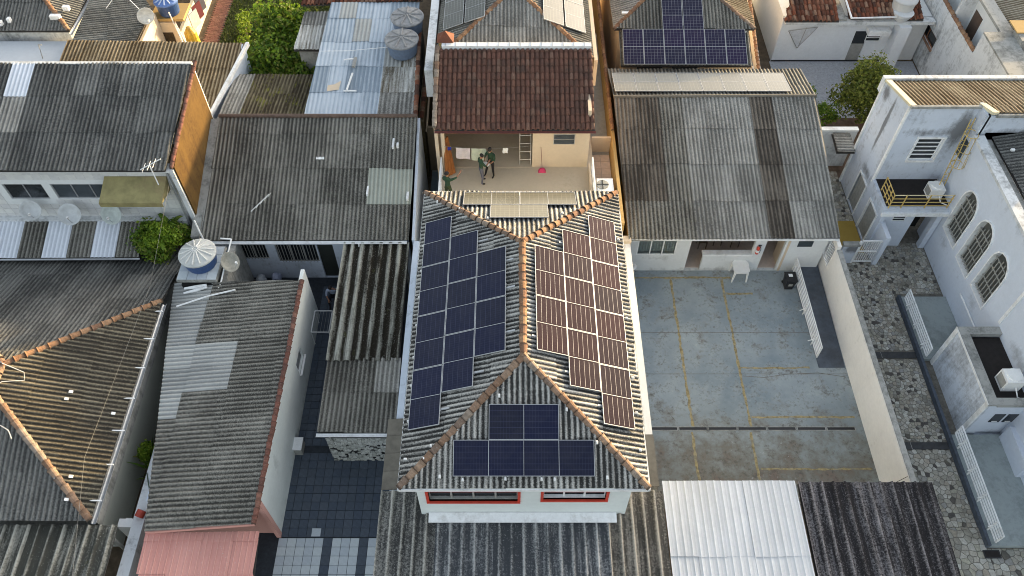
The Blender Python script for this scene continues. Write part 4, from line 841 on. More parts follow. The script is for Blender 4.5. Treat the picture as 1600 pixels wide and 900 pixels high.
MB().box(-6.95, -4.65, 13.4, 13.7, 0, 2.0).build('wall_body', DARK, sw_)
stones(sw_, [(-6.95, 0, 2.3, 1.95, .13, 3)], CLAD, lambda x, z, hh: (x, 13.4 - hh, z), .04, .008, skip=lambda c: c[1] < 1.5 and random.random() < .10 + .35 * max(0, math.sin(c[0] * 5.3 + 1) * math.cos(c[1] * 6.1 + c[0] * 3)), near=lambda c: -c[1], name='cladding_stone')

# ================================================================== YARD FLOOR
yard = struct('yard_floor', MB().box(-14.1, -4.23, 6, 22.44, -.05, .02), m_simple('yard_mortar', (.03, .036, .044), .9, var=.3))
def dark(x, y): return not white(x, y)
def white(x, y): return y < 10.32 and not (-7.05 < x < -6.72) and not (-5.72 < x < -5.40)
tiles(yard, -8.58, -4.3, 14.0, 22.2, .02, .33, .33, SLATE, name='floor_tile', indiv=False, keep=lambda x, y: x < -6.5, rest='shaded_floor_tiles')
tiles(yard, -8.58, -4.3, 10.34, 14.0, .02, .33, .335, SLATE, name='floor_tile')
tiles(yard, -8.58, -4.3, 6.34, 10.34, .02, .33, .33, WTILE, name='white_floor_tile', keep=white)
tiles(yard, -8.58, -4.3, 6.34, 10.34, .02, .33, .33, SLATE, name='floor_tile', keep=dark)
MB().box(-7.4, -7.07, 10.36, 10.66, .041, .05).build('single_white_tile', WTILE, yard)
t = thing('drying_rack', 'square white framed rack standing by the white side wall in the dark yard', 'rack', (-8.1, 19.2, .04)); z = .95
for a, c_ in (((-8.5, 18.8), (-7.75, 18.8)), ((-7.75, 18.8), (-7.75, 19.9)), ((-7.75, 19.9), (-8.5, 19.9)), ((-8.5, 19.9), (-8.5, 18.8))): MB().tube([(*a, z), (*c_, z)], .022, 6).build('frame_bar', TRIM, t)
for k in range(5): MB().tube([(-8.4 + k * .14, 18.8, z), (-8.4 + k * .14, 19.9, z)], .006, 4).build('wire', METAL, t)
for x, y in ((-8.5, 18.8), (-7.75, 18.8), (-7.75, 19.9), (-8.5, 19.9)): MB().tube([(x, y, z), (x, y, .04)], .018, 5).build('leg', TRIM, t)
t = thing('outdoor_unit', 'small white topped box by the white side wall in the yard', 'box', (-8.35, 13.9, .04)); MB().box(-8.5, -8.2, 13.6, 14.1, .04, .5).build('case', GREYP, t); MB().box(-8.52, -8.18, 13.58, 14.12, .502, .55).build('lid', TRIM, t)
# clutter by the back wall
t = thing('tarp_heap', 'heap under a dark blue tarpaulin by the back wall of the yard', 'heap', (-10.6, 21.6, .02))
m = MB(); vs = []
for i in range(9):
    for j in range(13): rr = i / 8; a = 2 * math.pi * j / 12; vs.append((-10.6 + 1.05 * rr * math.cos(a), 21.55 + .6 * rr * math.sin(a), .02 + .75 * (1 - rr ** 2.2) * (1 + .12 * math.sin(a * 3 + i))))
m.add(vs, [(i * 13 + j, i * 13 + j + 1, (i + 1) * 13 + j + 1, (i + 1) * 13 + j) for i in range(8) for j in range(12)]).build('tarpaulin', m_simple('dark_blue_tarp', (.008, .010, .03), .7), t, True)
for k, (x, y, c_) in enumerate(((-11.3, 21.95, (.4, .42, .45)), (-10.65, 22.05, (.35, .38, .5)), (-9.7, 21.5, (.38, .40, .38)))):
    m = MB().lathe((x, y, .55 if k < 2 else .3), [(.05, -.25), (.2, -.2), (.24, 0), (.15, .16), (.05, .2)], 8)
    m.v = [(a + random.uniform(-.05, .05), b_ + random.uniform(-.05, .05), c2 + random.uniform(-.04, .04)) for a, b_, c2 in m.v]; o = m.build('plastic_bag', m_simple('bag_plastic', c_, .5), None, True); tag(o, ['crumpled grey bag at the left of the dark tarp heap', 'crumpled bluish bag behind the dark tarp heap', 'crumpled pale bag at the right of the dark tarp heap'][k], 'bag')
# ================================================================== HOUSE WITH THE WHITE SIDE WALL (left of the yard)
b = thing('white_wall_house', 'narrow corrugated roof house with a tall white side wall facing the tiled yard', 'house', (-10.6, 15, 0))
MB().wall((-8.52, 10.5), (-8.52, 20.3), 0, 3.34, .15, [(6.0, 6.9, 1.35, 2.05)]).build('side_wall', MINT, b)
MB().box(-12.3, -8.672, 10.5, 10.65, 0, 2.8).build('front_wall', PINKW, b); MB().box(-13.2, -8.672, 19.6, 19.75, 0, 2.75).build('rear_wall', GREYT, b)
MB().box(-8.66, -8.50, 10.32, 10.498, 0, 3.2).build('front_pier', PINKW, b)
MB().box(-12.6, -12.45, 10.66, 19.59, 0, 2.7).build('left_wall', BLUEW, b)
window(b, (-8.52, 16.5), (-8.52, 17.4), 1.35, 2.05, (1, 0), 1, TRIM, GLASSD, inset=.05); MB().box(-8.5, -8.42, 16.45, 17.45, 1.28, 1.345).build('sill', TRIM, b)
def r14(i, j, c):
    if c.x < -12.3 and c.y > 13.6: return FIBNEW
    if c.x < -10.7 and 14.9 < c.y < 16.9: return FIBNEW
    return FIB
slope(b, [(-8.48, 9.55, 3.45), (-8.48, 19.55, 3.52), (-14.0, 20.05, 2.72), (-12.28, 9.5, 2.78)], (-1, 0), FIB, choose=r14, sw=1.07, sl=1.75)
ridge(b, (-8.46, 9.5, 3.52), (-8.46, 19.5, 3.59), RIDGED, .09, .26, 'verge_tile')
slope(b, [(-8.40, 18.9, 3.1), (-8.0, 18.9, 3.1), (-8.0, 20.4, 3.35), (-8.40, 20.4, 3.35)], (0, -1), FIBG) if 0 else None
MB().box(-12.3, -8.5, 9.52, 9.60, 3.30, 3.44) if 0 else None
MB().add([(-12.3, 9.52, 2.62), (-8.5, 9.55, 3.28), (-8.5, 9.55, 3.42), (-12.3, 9.52, 2.76), (-12.3, 9.57, 2.62), (-8.5, 9.60, 3.28), (-8.5, 9.60, 3.42), (-12.3, 9.57, 2.76)], [(0, 1, 2, 3), (7, 6, 5, 4), (0, 4, 5, 1), (1, 5, 6, 2), (2, 6, 7, 3), (3, 7, 4, 0)]).build('bargeboard', PINKW, b)
t = thing('pink_canopy', 'pink ribbed metal canopy in the near left part of the street front', 'canopy', (-10.4, 8, 0))
slope(t, [(-12.2, 6, 2.3), (-8.3, 6, 2.3), (-8.5, 9.6, 2.65), (-12.35, 9.55, 2.65)], (0, -1), PINK, pitch=.2, amp=.03, prof=RIB, sl=1.1, sw=1.0)
for x in (-12, -8.6): MB().tube([(x, 6.5, 0), (x, 6.5, 2.25)], .05, 8).build('post', PIPE, t)
# left boundary wall, alley, weeds
bw3 = thing('boundary_wall', 'whitewashed mouldy boundary wall running to the near left corner', 'wall', (-13, 12, 0))
MB().box(-13.12, -12.72, 6.2, 20.4, 0, 2.15).build('wall_body', WHITED, bw3)
st = thing('wall_stub', 'short white block sticking out of the near left boundary wall', 'block', (-13.4, 10, 0)); MB().box(-13.62, -13.13, 9.95, 10.25, 1.0, 2.1).build('wall_body', WHITE, st); MB().box(-13.5, -13.3, 10.251, 10.35, 1.4, 1.9).build('pier', WHITE, st)
rt = thing('rolled_red_tube', 'red tube end lying on the whitewashed boundary wall', 'tube', (-12.9, 10.3, 2.2)); MB().lathe((-12.85, 10.35, 2.3), [(.13, -.12), (.15, -.12), (.15, .12), (.13, .12)], 14, (.4, 1, .3)).build('shell', m_simple('red_plastic', (.35, .05, .03), .5), rt); MB().lathe((-12.85, 10.35, 2.3), [(.12, -.1), (.12, .1)], 14, (.4, 1, .3)).build('inside', DARK, rt)
t = thing('weed_bush', 'bushy green weed growing in the alley left of the whitewashed wall', 'bush', (-13.6, 12.8, 0)); m = MB(); rg = np.random.default_rng(3)
for k in range(150):
    a, tilt, L = rg.uniform(0, 6.28), rg.uniform(.1, .9), rg.uniform(.5, 1.15); b0 = Vector((-13.55 + rg.normal() * .12, 12.9 + rg.normal() * .15, 1.1 * rg.random())); d = Vector((math.cos(a) * math.sin(tilt), math.sin(a) * math.sin(tilt), math.cos(tilt)))
    s = d.cross(Vector((0, 0, 1))).normalized() * .03; p1 = b0 + d * L * .55; p2 = b0 + d * L + Vector((0, 0, -.15)); m.add([b0 - s, b0 + s, p1 + s, p1 - s, p2], [(0, 1, 2, 3), (3, 2, 4)])
m.build('leaf_blades', LEAF, t); leaves((-13.75, 13.0, 1.25), (.42, .6, .6), 1500, .13, 77, lumps=7).build('foliage', LEAFB, t)
MB().tube([(-13.55, 12.9, 0), (-13.55, 12.9, 1.3)], .03, 6).build('stem', BARK, t)
DIRT = m_simple('alley_dirt', (.13, .09, .065), 1, var=.45, scale=2.5, dirt=(.10, .045, .03)); struct('alley_ground', MB().box(-13.85, -13.13, 6, 22, 0, .04), DIRT)
wl = thing('wire_trellis', 'dark garden hose lying on the whitewashed boundary wall', 'hose', (-12.9, 11.5, 2.16)); MB().tube([(-13.1, 11.9, 2.17), (-12.8, 11.2, 2.19), (-12.6, 10.9, 2.2)], .02, 5).build('tube', m_simple('hose_green', (.05, .08, .05), .6), wl)

# ================================================================== HIP ROOF HOUSE AT THE FAR LEFT
b = thing('corner_hip_house', 'hip roofed house at the left edge with terracotta hip tiles and a side gutter', 'house', (-18, 15, 0))
MB().box(-22, -14.3, 10.0, 22.0, 0, 2.0).build('walls', GREYT, b); MB().box(-14.32, -14.2, 10.0, 18.7, 2.0, 3.15).build('upper_wall', GREYT, b)
MB().wall((-14.25, 10.0), (-14.25, 18.6), 0, 3.1, .1).build('side_wall', m_plaster('grey_green_plaster', (.42, .43, .38), amt=.3), b)
Ap, Bp = (-18.15, 14.95, 4.62), (-18.15, 13.85, 4.62); CR, CF = (-14.0, 18.8, 3.2), (-14.0, 9.75, 3.2)
slope(b, [CF, CR, Ap, Bp], (1, 0), m_fibre('yellowed_grey_sheet', (.23, .205, .15), (.034, .030, .024), kp=.75, kf=.9, ks=.7, bias=-.30, tone=.15), sl=1.6)
slope(b, [(-22.3, 9.75, 3.2), CF, Bp], (0, -1), FIBD, sl=1.6); slope(b, [(-22.3, 9.75, 3.2), Bp, Ap, (-22.3, 18.8, 3.2)], (-1, 0), FIBD, sl=1.6)
slope(b, [Ap, CR, (-14.15, 22.2, 2.02), (-22.3, 22.2, 2.02), (-22.3, 18.8, 3.2)], (0, 1), FIBD, sl=1.75)
for p_, q_ in ((CR, Ap), (CF, Bp), (Ap, Bp), ((-22.3, 18.8, 3.2), Ap)): ridge(b, Vector(p_) + up, Vector(q_) + up, RIDGEO if p_ == CR else RIDGE, .12, .38)
gutter(b, (-13.93, 9.7, 3.12), (-13.93, 18.7, 3.12), .09, METAL)
for k in range(7): MB().box(-14.35, -13.8, 10.4 + k * 1.3, 10.44 + k * 1.3, 3.27, 3.31).build('gutter_bracket', TRIM, b)
for x, y in ((-15.9, 14.2), (-14.4, 13.6), (-15.0, 11.1), (-15.4, 11.0), (-14.9, 10.3), (-15.95, 13.9)):
    z = 3.2 + (-14.0 - x) * .343 + .06; MB().add([(x, y, z), (x + .12, y, z - .04), (x + .12, y + .1, z - .04), (x, y + .1, z), (x, y, z + .03), (x + .12, y, z - .01), (x + .12, y + .1, z - .01), (x, y + .1, z + .03)], [(0, 3, 2, 1), (4, 5, 6, 7), (0, 1, 5, 4), (1, 2, 6, 5), (2, 3, 7, 6), (3, 0, 4, 7)]).build('white_patch', TRIM, b)
t = thing('loose_cable', 'white loose cable curled over the hip tiles at the left edge', 'cable', (-18, 14, 4.6))
MB().tube([(-18.6, 15.2, 4.75), (-18.1, 14.9, 4.78), (-17.4, 14.7, 4.5), (-17.3, 14.4, 4.45), (-17.9, 14.2, 4.7), (-18.3, 13.6, 4.72), (-18.0, 12.9, 4.4), (-17.2, 12.5, 4.35), (-17.0, 12.2, 4.3)], .011, 5).build('cord', PIPE, t)

# ================================================================== TILED FACADE HOUSE (left, two storeys)
b = thing('tiled_facade_house', 'two storey house with a white tiled facade and dark grey corrugated roof', 'house', (-18, 25, 0))
slope(b, [(-23.2, 23.05, 6.2), (-13.95, 23.05, 6.2), (-13.65, 28.15, 7.6), (-23.2, 28.15, 7.6)], (0, -1), FIBD, sl=1.8, sw=1.0, choose=lambda i, j, c: FIBWHITE if (abs(c.x + 20.4) < .5 and c.y > 26.0) else FIBNEW if (abs(c.x + 21.3) < .5 and 24.6 < c.y < 26.2 and 0) else FIBG if (abs(c.x + 20.4) < .5 and c.y > 24.2) else FIBD)
MB().box(-23.3, -13.7, 28.1, 28.25, 3, 7.62).build('rear_wall', WHITED, b)
MB().wall((-23, 23.4), (-13.95, 23.4), 0, 6.12, .2, [(1.75, 3.4, 4.22, 5.12), (3.75, 6.2, 4.25, 5.12), (6.2, 7.9, 4.3, 5.12)]).build('front_wall', WHITE, b)
tm = [(1.75, 3.4, 4.22, 5.12), (3.75, 7.9, 4.25, 5.12)]
def ftile():
    m = MB(); sx, sz = .36, .29; x = -23
    while x < -14.1:
        z = 2.2
        while z < 6.05:
            cx, cz = x + sx / 2 + 23, z + sz / 2
            if not any(a - .02 < cx + s * sx * .5 and cx + s * sx * .5 < c_ + .02 and z0 - .02 < cz + q * sz * .5 and cz + q * sz * .5 < z1 + .02 for a, c_, z0, z1 in tm for s in (-1, 1) for q in (-1, 1)): m.box(x + .006, x + sx - .006, 23.385, 23.399, z + .006, z + sz - .006)
            z += sz
        x += sx
    return m
tag(ftile().build('facade_tiles', FTILE, b), kind='stuff')
window(b, (-21.25, 23.4), (-19.6, 23.4), 4.22, 5.12, (0, -1), 2, METAL, GLASSD, inset=.04); window(b, (-19.25, 23.4), (-16.8, 23.4), 4.25, 5.12, (0, -1), 3, METAL, GLASSB, inset=.04); window(b, (-16.78, 23.4), (-15.1, 23.4), 4.3, 5.12, (0, -1), 2, METAL, GLASSD, inset=.04)
MB().box(-17.0, -16.5, 23.5, 23.52, 4.4, 5.0).build('red_curtain', m_simple('red_cloth', (.38, .03, .04), .8), b)
MB().box(-23, -13.9, 23.2, 23.39, 5.98, 6.1).build('fascia', TRIM, b)
MB().extr([(-13.8, 23.3, 0), (-13.8, 28.1, 0), (-13.8, 28.1, 7.55), (-13.8, 23.3, 6.2)], (.14, 0, 0)).build('gable_wall', OCHRE, b)
MB().box(-13.9, -13.72, 23.18, 23.29, 2.2, 6.1).build('corner_pilaster', WHITED, b)
ridge(b, (-13.72, 23.1, 6.3), (-13.5, 28.1, 7.7), RIDGED, .08, .30, 'verge_tile')
pipe(b, [(-14.05, 23.25, 6.05), (-14.05, 23.15, 2.2)], .05, METAL, 'downpipe')
MB().box(-23, -14.1, 23.1, 23.39, 2.9, 3.2).build('ledge', WHITED, b)
# awning of alternating sheets
aw = thing('striped_awning', 'awning of alternating white and dark corrugated sheets under the tiled facade', 'awning', (-19, 22.3, 0))
slope(aw, [(-23.2, 21.45, 2.62), (-15.9, 21.5, 2.62), (-15.95, 23.1, 3.12), (-23.2, 23.1, 3.12)], (0, -1), FIBD, sw=1.04, sl=3, choose=lambda i, j, c: FIBWHITE if (i in (1, 3, 5) or i == 0) and True and not (i == 0) else FIB)
gutter(aw, (-23.2, 21.4, 2.6), (-15.9, 21.45, 2.6), .05, METAL)
for x in (-22.6, -19.3, -16.2): MB().tube([(x, 21.7, 0), (x, 21.7, 2.6)], .04, 6).build('post', METAL, aw)
can = thing('canvas_awning', 'faded olive canvas awning over the right window of the tiled facade', 'awning', (-15.6, 22.8, 5))
OLIVE = m_simple('olive_canvas', (.25, .22, .10), .85, var=.25, scale=2, dirt=(.20, .12, .08))
MB().add([(-16.75, 23.36, 5.62), (-14.2, 23.36, 5.62), (-14.35, 22.45, 5.0), (-16.95, 22.45, 5.0), (-16.75, 23.36, 5.6), (-14.2, 23.36, 5.6), (-14.35, 22.45, 4.98), (-16.95, 22.45, 4.98)], [(0, 1, 2, 3), (7, 6, 5, 4), (0, 4, 5, 1), (1, 5, 6, 2), (2, 6, 7, 3), (3, 7, 4, 0)]).build('canvas', OLIVE, can)
MB().box(-16.95, -14.35, 22.43, 22.445, 4.78, 5.0).build('valance', OLIVE, can); MB().add([(-14.2, 23.36, 5.6), (-14.35, 22.45, 4.98), (-14.3, 23.36, 4.85), (-14.19, 23.36, 5.6), (-14.34, 22.45, 4.98), (-14.29, 23.36, 4.85)], [(0, 1, 2), (5, 4, 3), (0, 3, 4, 1), (1, 4, 5, 2), (2, 5, 3, 0)]).build('side_flap', OLIVE, can)
# satellite dishes
DISH = m_simple('dish_grey', (.48, .50, .51), .5, var=.12, dirt=(.30, .30, .29))
def dish(label, c, aim, r, mat=DISH, group=None, wallp=None):
    t = thing('satellite_dish', label, 'satellite dish', c, group); c = Vector(c); a = Vector(aim).normalized(); base = wallp or (c - a * .35 + Vector((0, .25, -.1)))
    MB().lathe(c, [(.01, 0), (r * .4, .025), (r * .75, .09), (r, .17), (r * 1.02, .165), (r * .75, .07), (r * .4, .0), (.01, -.02)], 20, a).build('reflector', mat, t, True)
    side = a.cross(Vector((0, 0, 1))).normalized(); dn = side.cross(a); MB().tube([c - dn * -r * .95 * -1, c + a * .55 - dn * r * -.25 * -1], .012, 5).build('arm', METAL, t); MB().box(c.x + a.x * .55 - .04, c.x + a.x * .55 + .04, c.y + a.y * .55 - .04, c.y + a.y * .55 + .04, c.z + a.z * .55 - .2, c.z + a.z * .55 - .1).build('receiver', PIPE, t)
    MB().tube([c - a * .02, base], .022, 6).build('mount', METAL, t); return t
dish('grey satellite dish under the left window of the tiled facade', (-20.35, 22.95, 4.05), (.25, -.7, .55), .42)
dish('whitish satellite dish in the middle of the three on the tiled facade', (-18.75, 22.9, 3.85), (.15, -.7, .6), .46)
dish('flat grey green satellite dish right of the other two on the tiled facade', (-17.0, 22.95, 3.8), (0, -.75, .6), .44, m_simple('dish_greenish', (.40, .44, .42), .6))
# tree fern in the gap
t = thing('fern_palm', 'bright green feathery plant filling the corner below the tiled facade', 'plant', (-15.1, 22.5, 0)); rg = np.random.default_rng(11); m = MB(); m2 = MB()
def fronds(mb, base, n, L0, L1, rg, leaf=.30, droop=.75, up0=.5):
    for k in range(n):
        a = 2 * math.pi * k / n + rg.normal() * .25; L = rg.uniform(L0, L1); d = Vector((math.cos(a), math.sin(a), 0)); e = rg.uniform(up0, 1.2); P = []
        for q in range(9): s = q / 8; P.append(Vector(base) + d * (L * s) + Vector((0, 0, L * (e * s - droop * s * s))))
        for q in range(1, 9):
            tdir = (P[q] - P[q - 1]).normalized(); sd = tdir.cross(Vector((0, 0, 1))).normalized()
            for sg in (-1, 1):
                for hh in (0, .5):
                    o_ = P[q - 1].lerp(P[q], hh); tip = o_ + sd * sg * leaf * (1.1 - .7 * q / 8) + tdir * leaf * .45 + Vector((0, 0, -.05)); mb.add([o_ - tdir * .03, o_ + tdir * .03, tip.lerp(o_, .4) + tdir * .05, tip], [(0, 1, 2, 3)])
fronds(m, (-15.35, 22.3, 3.0), 11, .6, 1.1, rg, .2); fronds(m, (-14.7, 22.75, 3.2), 9, .5, 1.0, rg, .2); leaves((-15.0, 22.3, 2.9), (1.35, .95, 1.1), 6500, .17, 8).build('foliage', LEAF, t)
q_ = leaves((-14.9, 22.1, 3.4), (.85, .7, .75), 2600, .16, 18); m2.add(q_.v, q_.f); fronds(m2, (-15.0, 22.1, 3.35), 8, .5, .9, rg, .2); m.build('fronds', LEAF, t); m2.build('young_fronds', LEAFB, t); MB().tube([(-15.3, 22.3, 0), (-15.3, 22.3, 3.0)], [.09, .05], 7).build('trunk', BARK, t); MB().tube([(-14.75, 22.7, 0), (-14.75, 22.7, 3.2)], [.07, .04], 7).build('trunk', BARK, t)
struct('corner_ground', MB().box(-15.9, -13.4, 22.1, 23.3, 0, .05), DIRT)
# ---- blue tank on its tiled stand
t = thing('tank_stand', 'white tiled stand beneath the blue water tank with the striped lid', 'stand', (-12.9, 20.3, 0))
MB().box(-13.6, -12.2, 19.95, 21.4, 0, 3.1).build('pillar', GREYT, t); MB().box(-13.7, -12.05, 19.8, 21.6, 3.102, 3.25).build('slab', GREYT, t); tiles(t, -13.68, -12.05, 19.82, 21.6, 3.25, .40, .44, WTILE, name='stand_tile')
def tank(label, c, r, hh, body, lidm, ribs, cone=.22, stripe=None, rib_m=None, group=None):
    t = thing('water_tank', label, 'water tank', c, group); x, y, z = c
    MB().lathe(c, [(r * .84, 0), (r * .88, hh * .1), (r * .97, hh * .85), (r, hh * .9), (r, hh)], 28).build('body', body, t, False)
    MB().lathe((x, y, z + hh), [(r * 1.05, -.05), (r * 1.06, .02), (r * .98, .06), (r * .1, cone), (.03, cone + .01)], 28).build('lid', lidm, t)
    for k in range(ribs):
        a = 2 * math.pi * k / ribs + .2; p = [Vector((x + q * math.cos(a), y + q * math.sin(a), z + hh + .075 + (cone - .055) * (1 - (q / r)) * 1.05)) for q in (r * .12, r * .55, r * .95)]
        MB().tube(p, .035 if rib_m else .045, 5).build('lid_rib', rib_m or lidm, t)
    return t
LIDW = m_simple('pale_fibre_lid', (.46, .47, .45), .5, var=.25, scale=1.2)
tank('blue water tank with pale segmented lid on the tiled stand at left', (-12.84, 20.7, 3.275), .72, .62, BLUEP, LIDW, 14, .28, rib_m=m_simple('lid_rib_white', (.6, .6, .57), .5))
for k, (a, c_) in enumerate((((-12.95, 21.75, 4.7), (-12.95, 21.75, 3.2)), ((-11.95, 19.7, 3.0), (-11.75, 21.7, 3.6)), ((-11.75, 21.7, 3.6), (-12.2, 21.72, 3.62)), ((-11.97, 19.6, 3.05), (-12.0, 19.3, 2.0)))): MB().tube([a, c_], .035, 7).build('pipe', PIPE, t)
dish('dirty grey satellite dish beside the blue tank stand', (-11.72, 20.65, 3.35), (.75, -.3, .6), .42, m_simple('dish_dirty', (.27, .27, .24), .7, var=.25), wallp=Vector((-12.0, 20.4, 2.9)))
ub = thing('utility_wall', 'thin mouldy wall with pipes beside the blue tank stand', 'wall', (-11.8, 20.3, 0)); MB().box(-12.04, -11.8, 19.8, 22.3, 0, 2.9).build('wall_body', GREYT, ub); MB().box(-13.55, -12.1, 19.76, 19.9, 2.2, 3.0).build('dark_recess', DARK, ub)
o = MB().tube([(-13.4, 19.6, 2.95), (-12.9, 19.65, 3.0), (-12.5, 19.7, 3.05), (-12.45, 19.6, 3.05), (-12.9, 19.5, 2.97), (-13.4, 19.4, 2.9)], [.05, .08, .06, .05, .07, .04], 7).build('rolled_cloth', TRIM); tag(o, 'rolled white cloth lying below the blue tank stand', 'cloth')
o = MB().tube([(-13.5, 18.7, 2.95), (-12.3, 19.1, 3.1), (-11.2, 19.35, 3.2)], .035, 5).build('loose_pipe', TRIM); tag(o, 'bent white pipe lying across the corrugated roof by the tank stand', 'pipe')
# ================================================================== TOP LEFT HOUSES
b = thing('ochre_roof_house', 'house with an ochre lichened corrugated roof behind the tiled facade house', 'house', (-18, 31, 0))
slope(b, [(-22.2, 28.5, 3.9), (-14.35, 28.9, 3.9), (-13.3, 33.7, 4.6), (-22.2, 33.9, 4.6)], (0, -1), FIBOCH, sw=1.0, choose=lambda i, j, c: FIB if (c.y > 33.0 and c.x > -17) else FIBOCH)
MB().extr([(-13.35, 33.6, 0), (-14.3, 28.9, 0), (-14.3, 28.9, 3.85), (-13.35, 33.6, 4.6)], (-.12, .02, 0)).build('side_wall', BLUEW, b); MB().box(-22, -13.6, 33.5, 33.62, 0, 4.4).build('rear_wall', WHITED, b)
MB().add([(-14.35, 28.8, 3.96), (-13.27, 33.7, 4.66), (-13.12, 33.7, 4.66), (-14.2, 28.8, 3.96), (-14.35, 28.8, 3.76), (-13.27, 33.7, 4.46), (-13.12, 33.7, 4.46), (-14.2, 28.8, 3.76)], [(0, 3, 2, 1), (4, 5, 6, 7), (0, 1, 5, 4), (3, 7, 6, 2), (0, 4, 7, 3), (1, 2, 6, 5)]).build('verge_board', TRIM, b)
b = thing('flat_slab_house', 'pale flat concrete slab roof at the left edge behind the dark corrugated roof', 'house', (-25, 33, 0))
MB().prism([(-28, 31), (-22.3, 31), (-22.3, 33.6), (-21.9, 34.5), (-28, 34.5)], 0, 3.9).build('walls', WHITED, b); MB().prism([(-28.1, 30.9), (-22.2, 30.9), (-22.2, 33.7), (-21.8, 34.6), (-28.1, 34.6)], 3.902, 4.05).build('roof_slab', m_plaster('grey_blue_slab', (.50, .53, .56), amt=.3), b)
MB().tube([(-23.5, 33.2, 4.05), (-23.4, 33.3, 4.8), (-23.2, 33.2, 4.85)], .03, 6).build('vent_pipe', GREYP, b)
b = thing('dark_hip_house', 'dark hip roof in the top left corner with a terracotta hip line', 'house', (-26, 38, 0))
MB().box(-30, -22.8, 35.2, 44, 0, 4.4).build('walls', WHITED, b); ap = (-26.2, 39, 5.9)
slope(b, [(-30.3, 34.8, 4.5), (-22.5, 34.8, 4.5), ap], (0, -1), FIBD); slope(b, [(-22.5, 34.8, 4.5), (-22.5, 46, 4.5), (-26.2, 43, 5.9), ap], (1, 0), FIB); slope(b, [(-30.3, 34.8, 4.5), ap, (-26.2, 43, 5.9), (-30.3, 46, 4.5)], (-1, 0), FIB)
ridge(b, (-22.5, 34.8, 4.54), (-26.2, 39, 5.94), RIDGEO, .11, .36)
for x, y, l in ((-22.9, 36.0, .3), (-23.3, 35.4, .5), (-25.6, 35.2, .15), (-26.0, 35.0, .2)): MB().box(x - l / 2, x + l / 2, y, y + .22, 4.62 + .33 * max(0, y - 34.8) * .6, 4.85 + .33 * max(0, y - 34.8) * .6).build('white_patch', TRIM, b)
gutter(b, (-22.42, 34.7, 4.45), (-22.42, 45, 4.45), .1, METAL)
b = thing('striped_roof_house', 'house with a ribbed brown grey roof and open laundry yard at the top left', 'house', (-19.5, 37, 0))
slope(b, [(-22.2, 33.95, 4.3), (-18.95, 33.95, 4.3), (-18.75, 36.6, 4.7), (-19.4, 37.5, 4.75), (-19.4, 46, 5.2), (-22.4, 46, 5.2)], (-1, -.15), FIB, sw=1.0)
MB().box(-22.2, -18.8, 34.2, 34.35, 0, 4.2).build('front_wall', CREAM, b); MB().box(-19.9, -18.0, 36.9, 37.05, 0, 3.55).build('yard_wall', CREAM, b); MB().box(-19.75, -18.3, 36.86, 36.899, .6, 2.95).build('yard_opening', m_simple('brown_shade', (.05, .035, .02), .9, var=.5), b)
MB().box(-18.95, -18.8, 34.36, 36.8, 0, 4.2).build('side_wall', CREAM, b); MB().box(-19.3, -17.5, 36.95, 38.4, 3.602, 3.75).build('roof_slab', YELL, b)
tank('blue water tank with striped lid at the top left of the photo', (-18.35, 37.55, 3.76), .6, .72, BLUEP, m_simple('blue_lid', (.10, .18, .42), .5), 12, .22, rib_m=m_simple('pale_blue_rib', (.40, .48, .62), .5))
MB().tube([(-17.95, 36.85, 3.6), (-17.6, 36.7, 1.0)], .03, 6).build('pipe', PIPE, b); MB().tube([(-18.1, 36.9, 4.2), (-17.9, 36.75, 2.0)], .03, 6).build('pipe', PIPE, b)
dish('whitish satellite dish on the roof edge near the top left blue tank', (-18.75, 35.6, 4.9), (.55, -.75, .2), .42); an = thing('tv_antenna', 'thin rod aerial on the ribbed roof at the top left', 'antenna', (-20.3, 36, 5)); MB().tube([(-20.9, 36.2, 4.9), (-20.2, 36.9, 5.5), (-19.0, 35.8, 5.1)], .018, 5).build('boom', PIPE, an)
for k, (x, c_) in enumerate(((-17.95, (.35, .37, .4)), (-17.9, (.05, .05, .07)), (-17.85, (.09, .012, .018)), (-17.85, (.4, .4, .42)))):
    y = 40.6 - k * .75; m = MB(); m.add([(x, y, 3.0), (x + .25, y + .7, 3.0), (x + .27, y + .7, 2.1), (x + .02, y, 2.1), (x + .05, y - .02, 3.0), (x + .3, y + .68, 3.0), (x + .32, y + .68, 2.1), (x + .07, y - .02, 2.1)], [(0, 1, 2, 3), (7, 6, 5, 4), (0, 4, 5, 1), (3, 2, 6, 7), (0, 3, 7, 4), (1, 5, 6, 2)])
    tag(m.build('laundry_cloth', m_simple('laundry_%s' % 'abcd'[k], c_, .9)), ['white cloth farthest along the laundry line at the top left', 'black cloth on the laundry line at the top left', 'dark red cloth on the laundry line at the top left', 'white cloth nearest on the laundry line at the top left'][k], 'laundry')
bs = thing('yellow_gas_barrel', 'yellow tarp covered barrel below the blue tank at the top left', 'barrel', (-17.7, 37.6, 2)); MB().lathe((-17.75, 37.7, 1.2), [(.3, 0), (.36, .5), (.33, 1.2), (.12, 1.5)], 14).build('body', m_simple('yellow_plastic', (.50, .33, .04), .5, var=.3), bs); MB().lathe((-17.75, 37.7, 2.65), [(.13, 0), (.15, .06), (.06, .1)], 10).build('cap', YPAINT, bs)
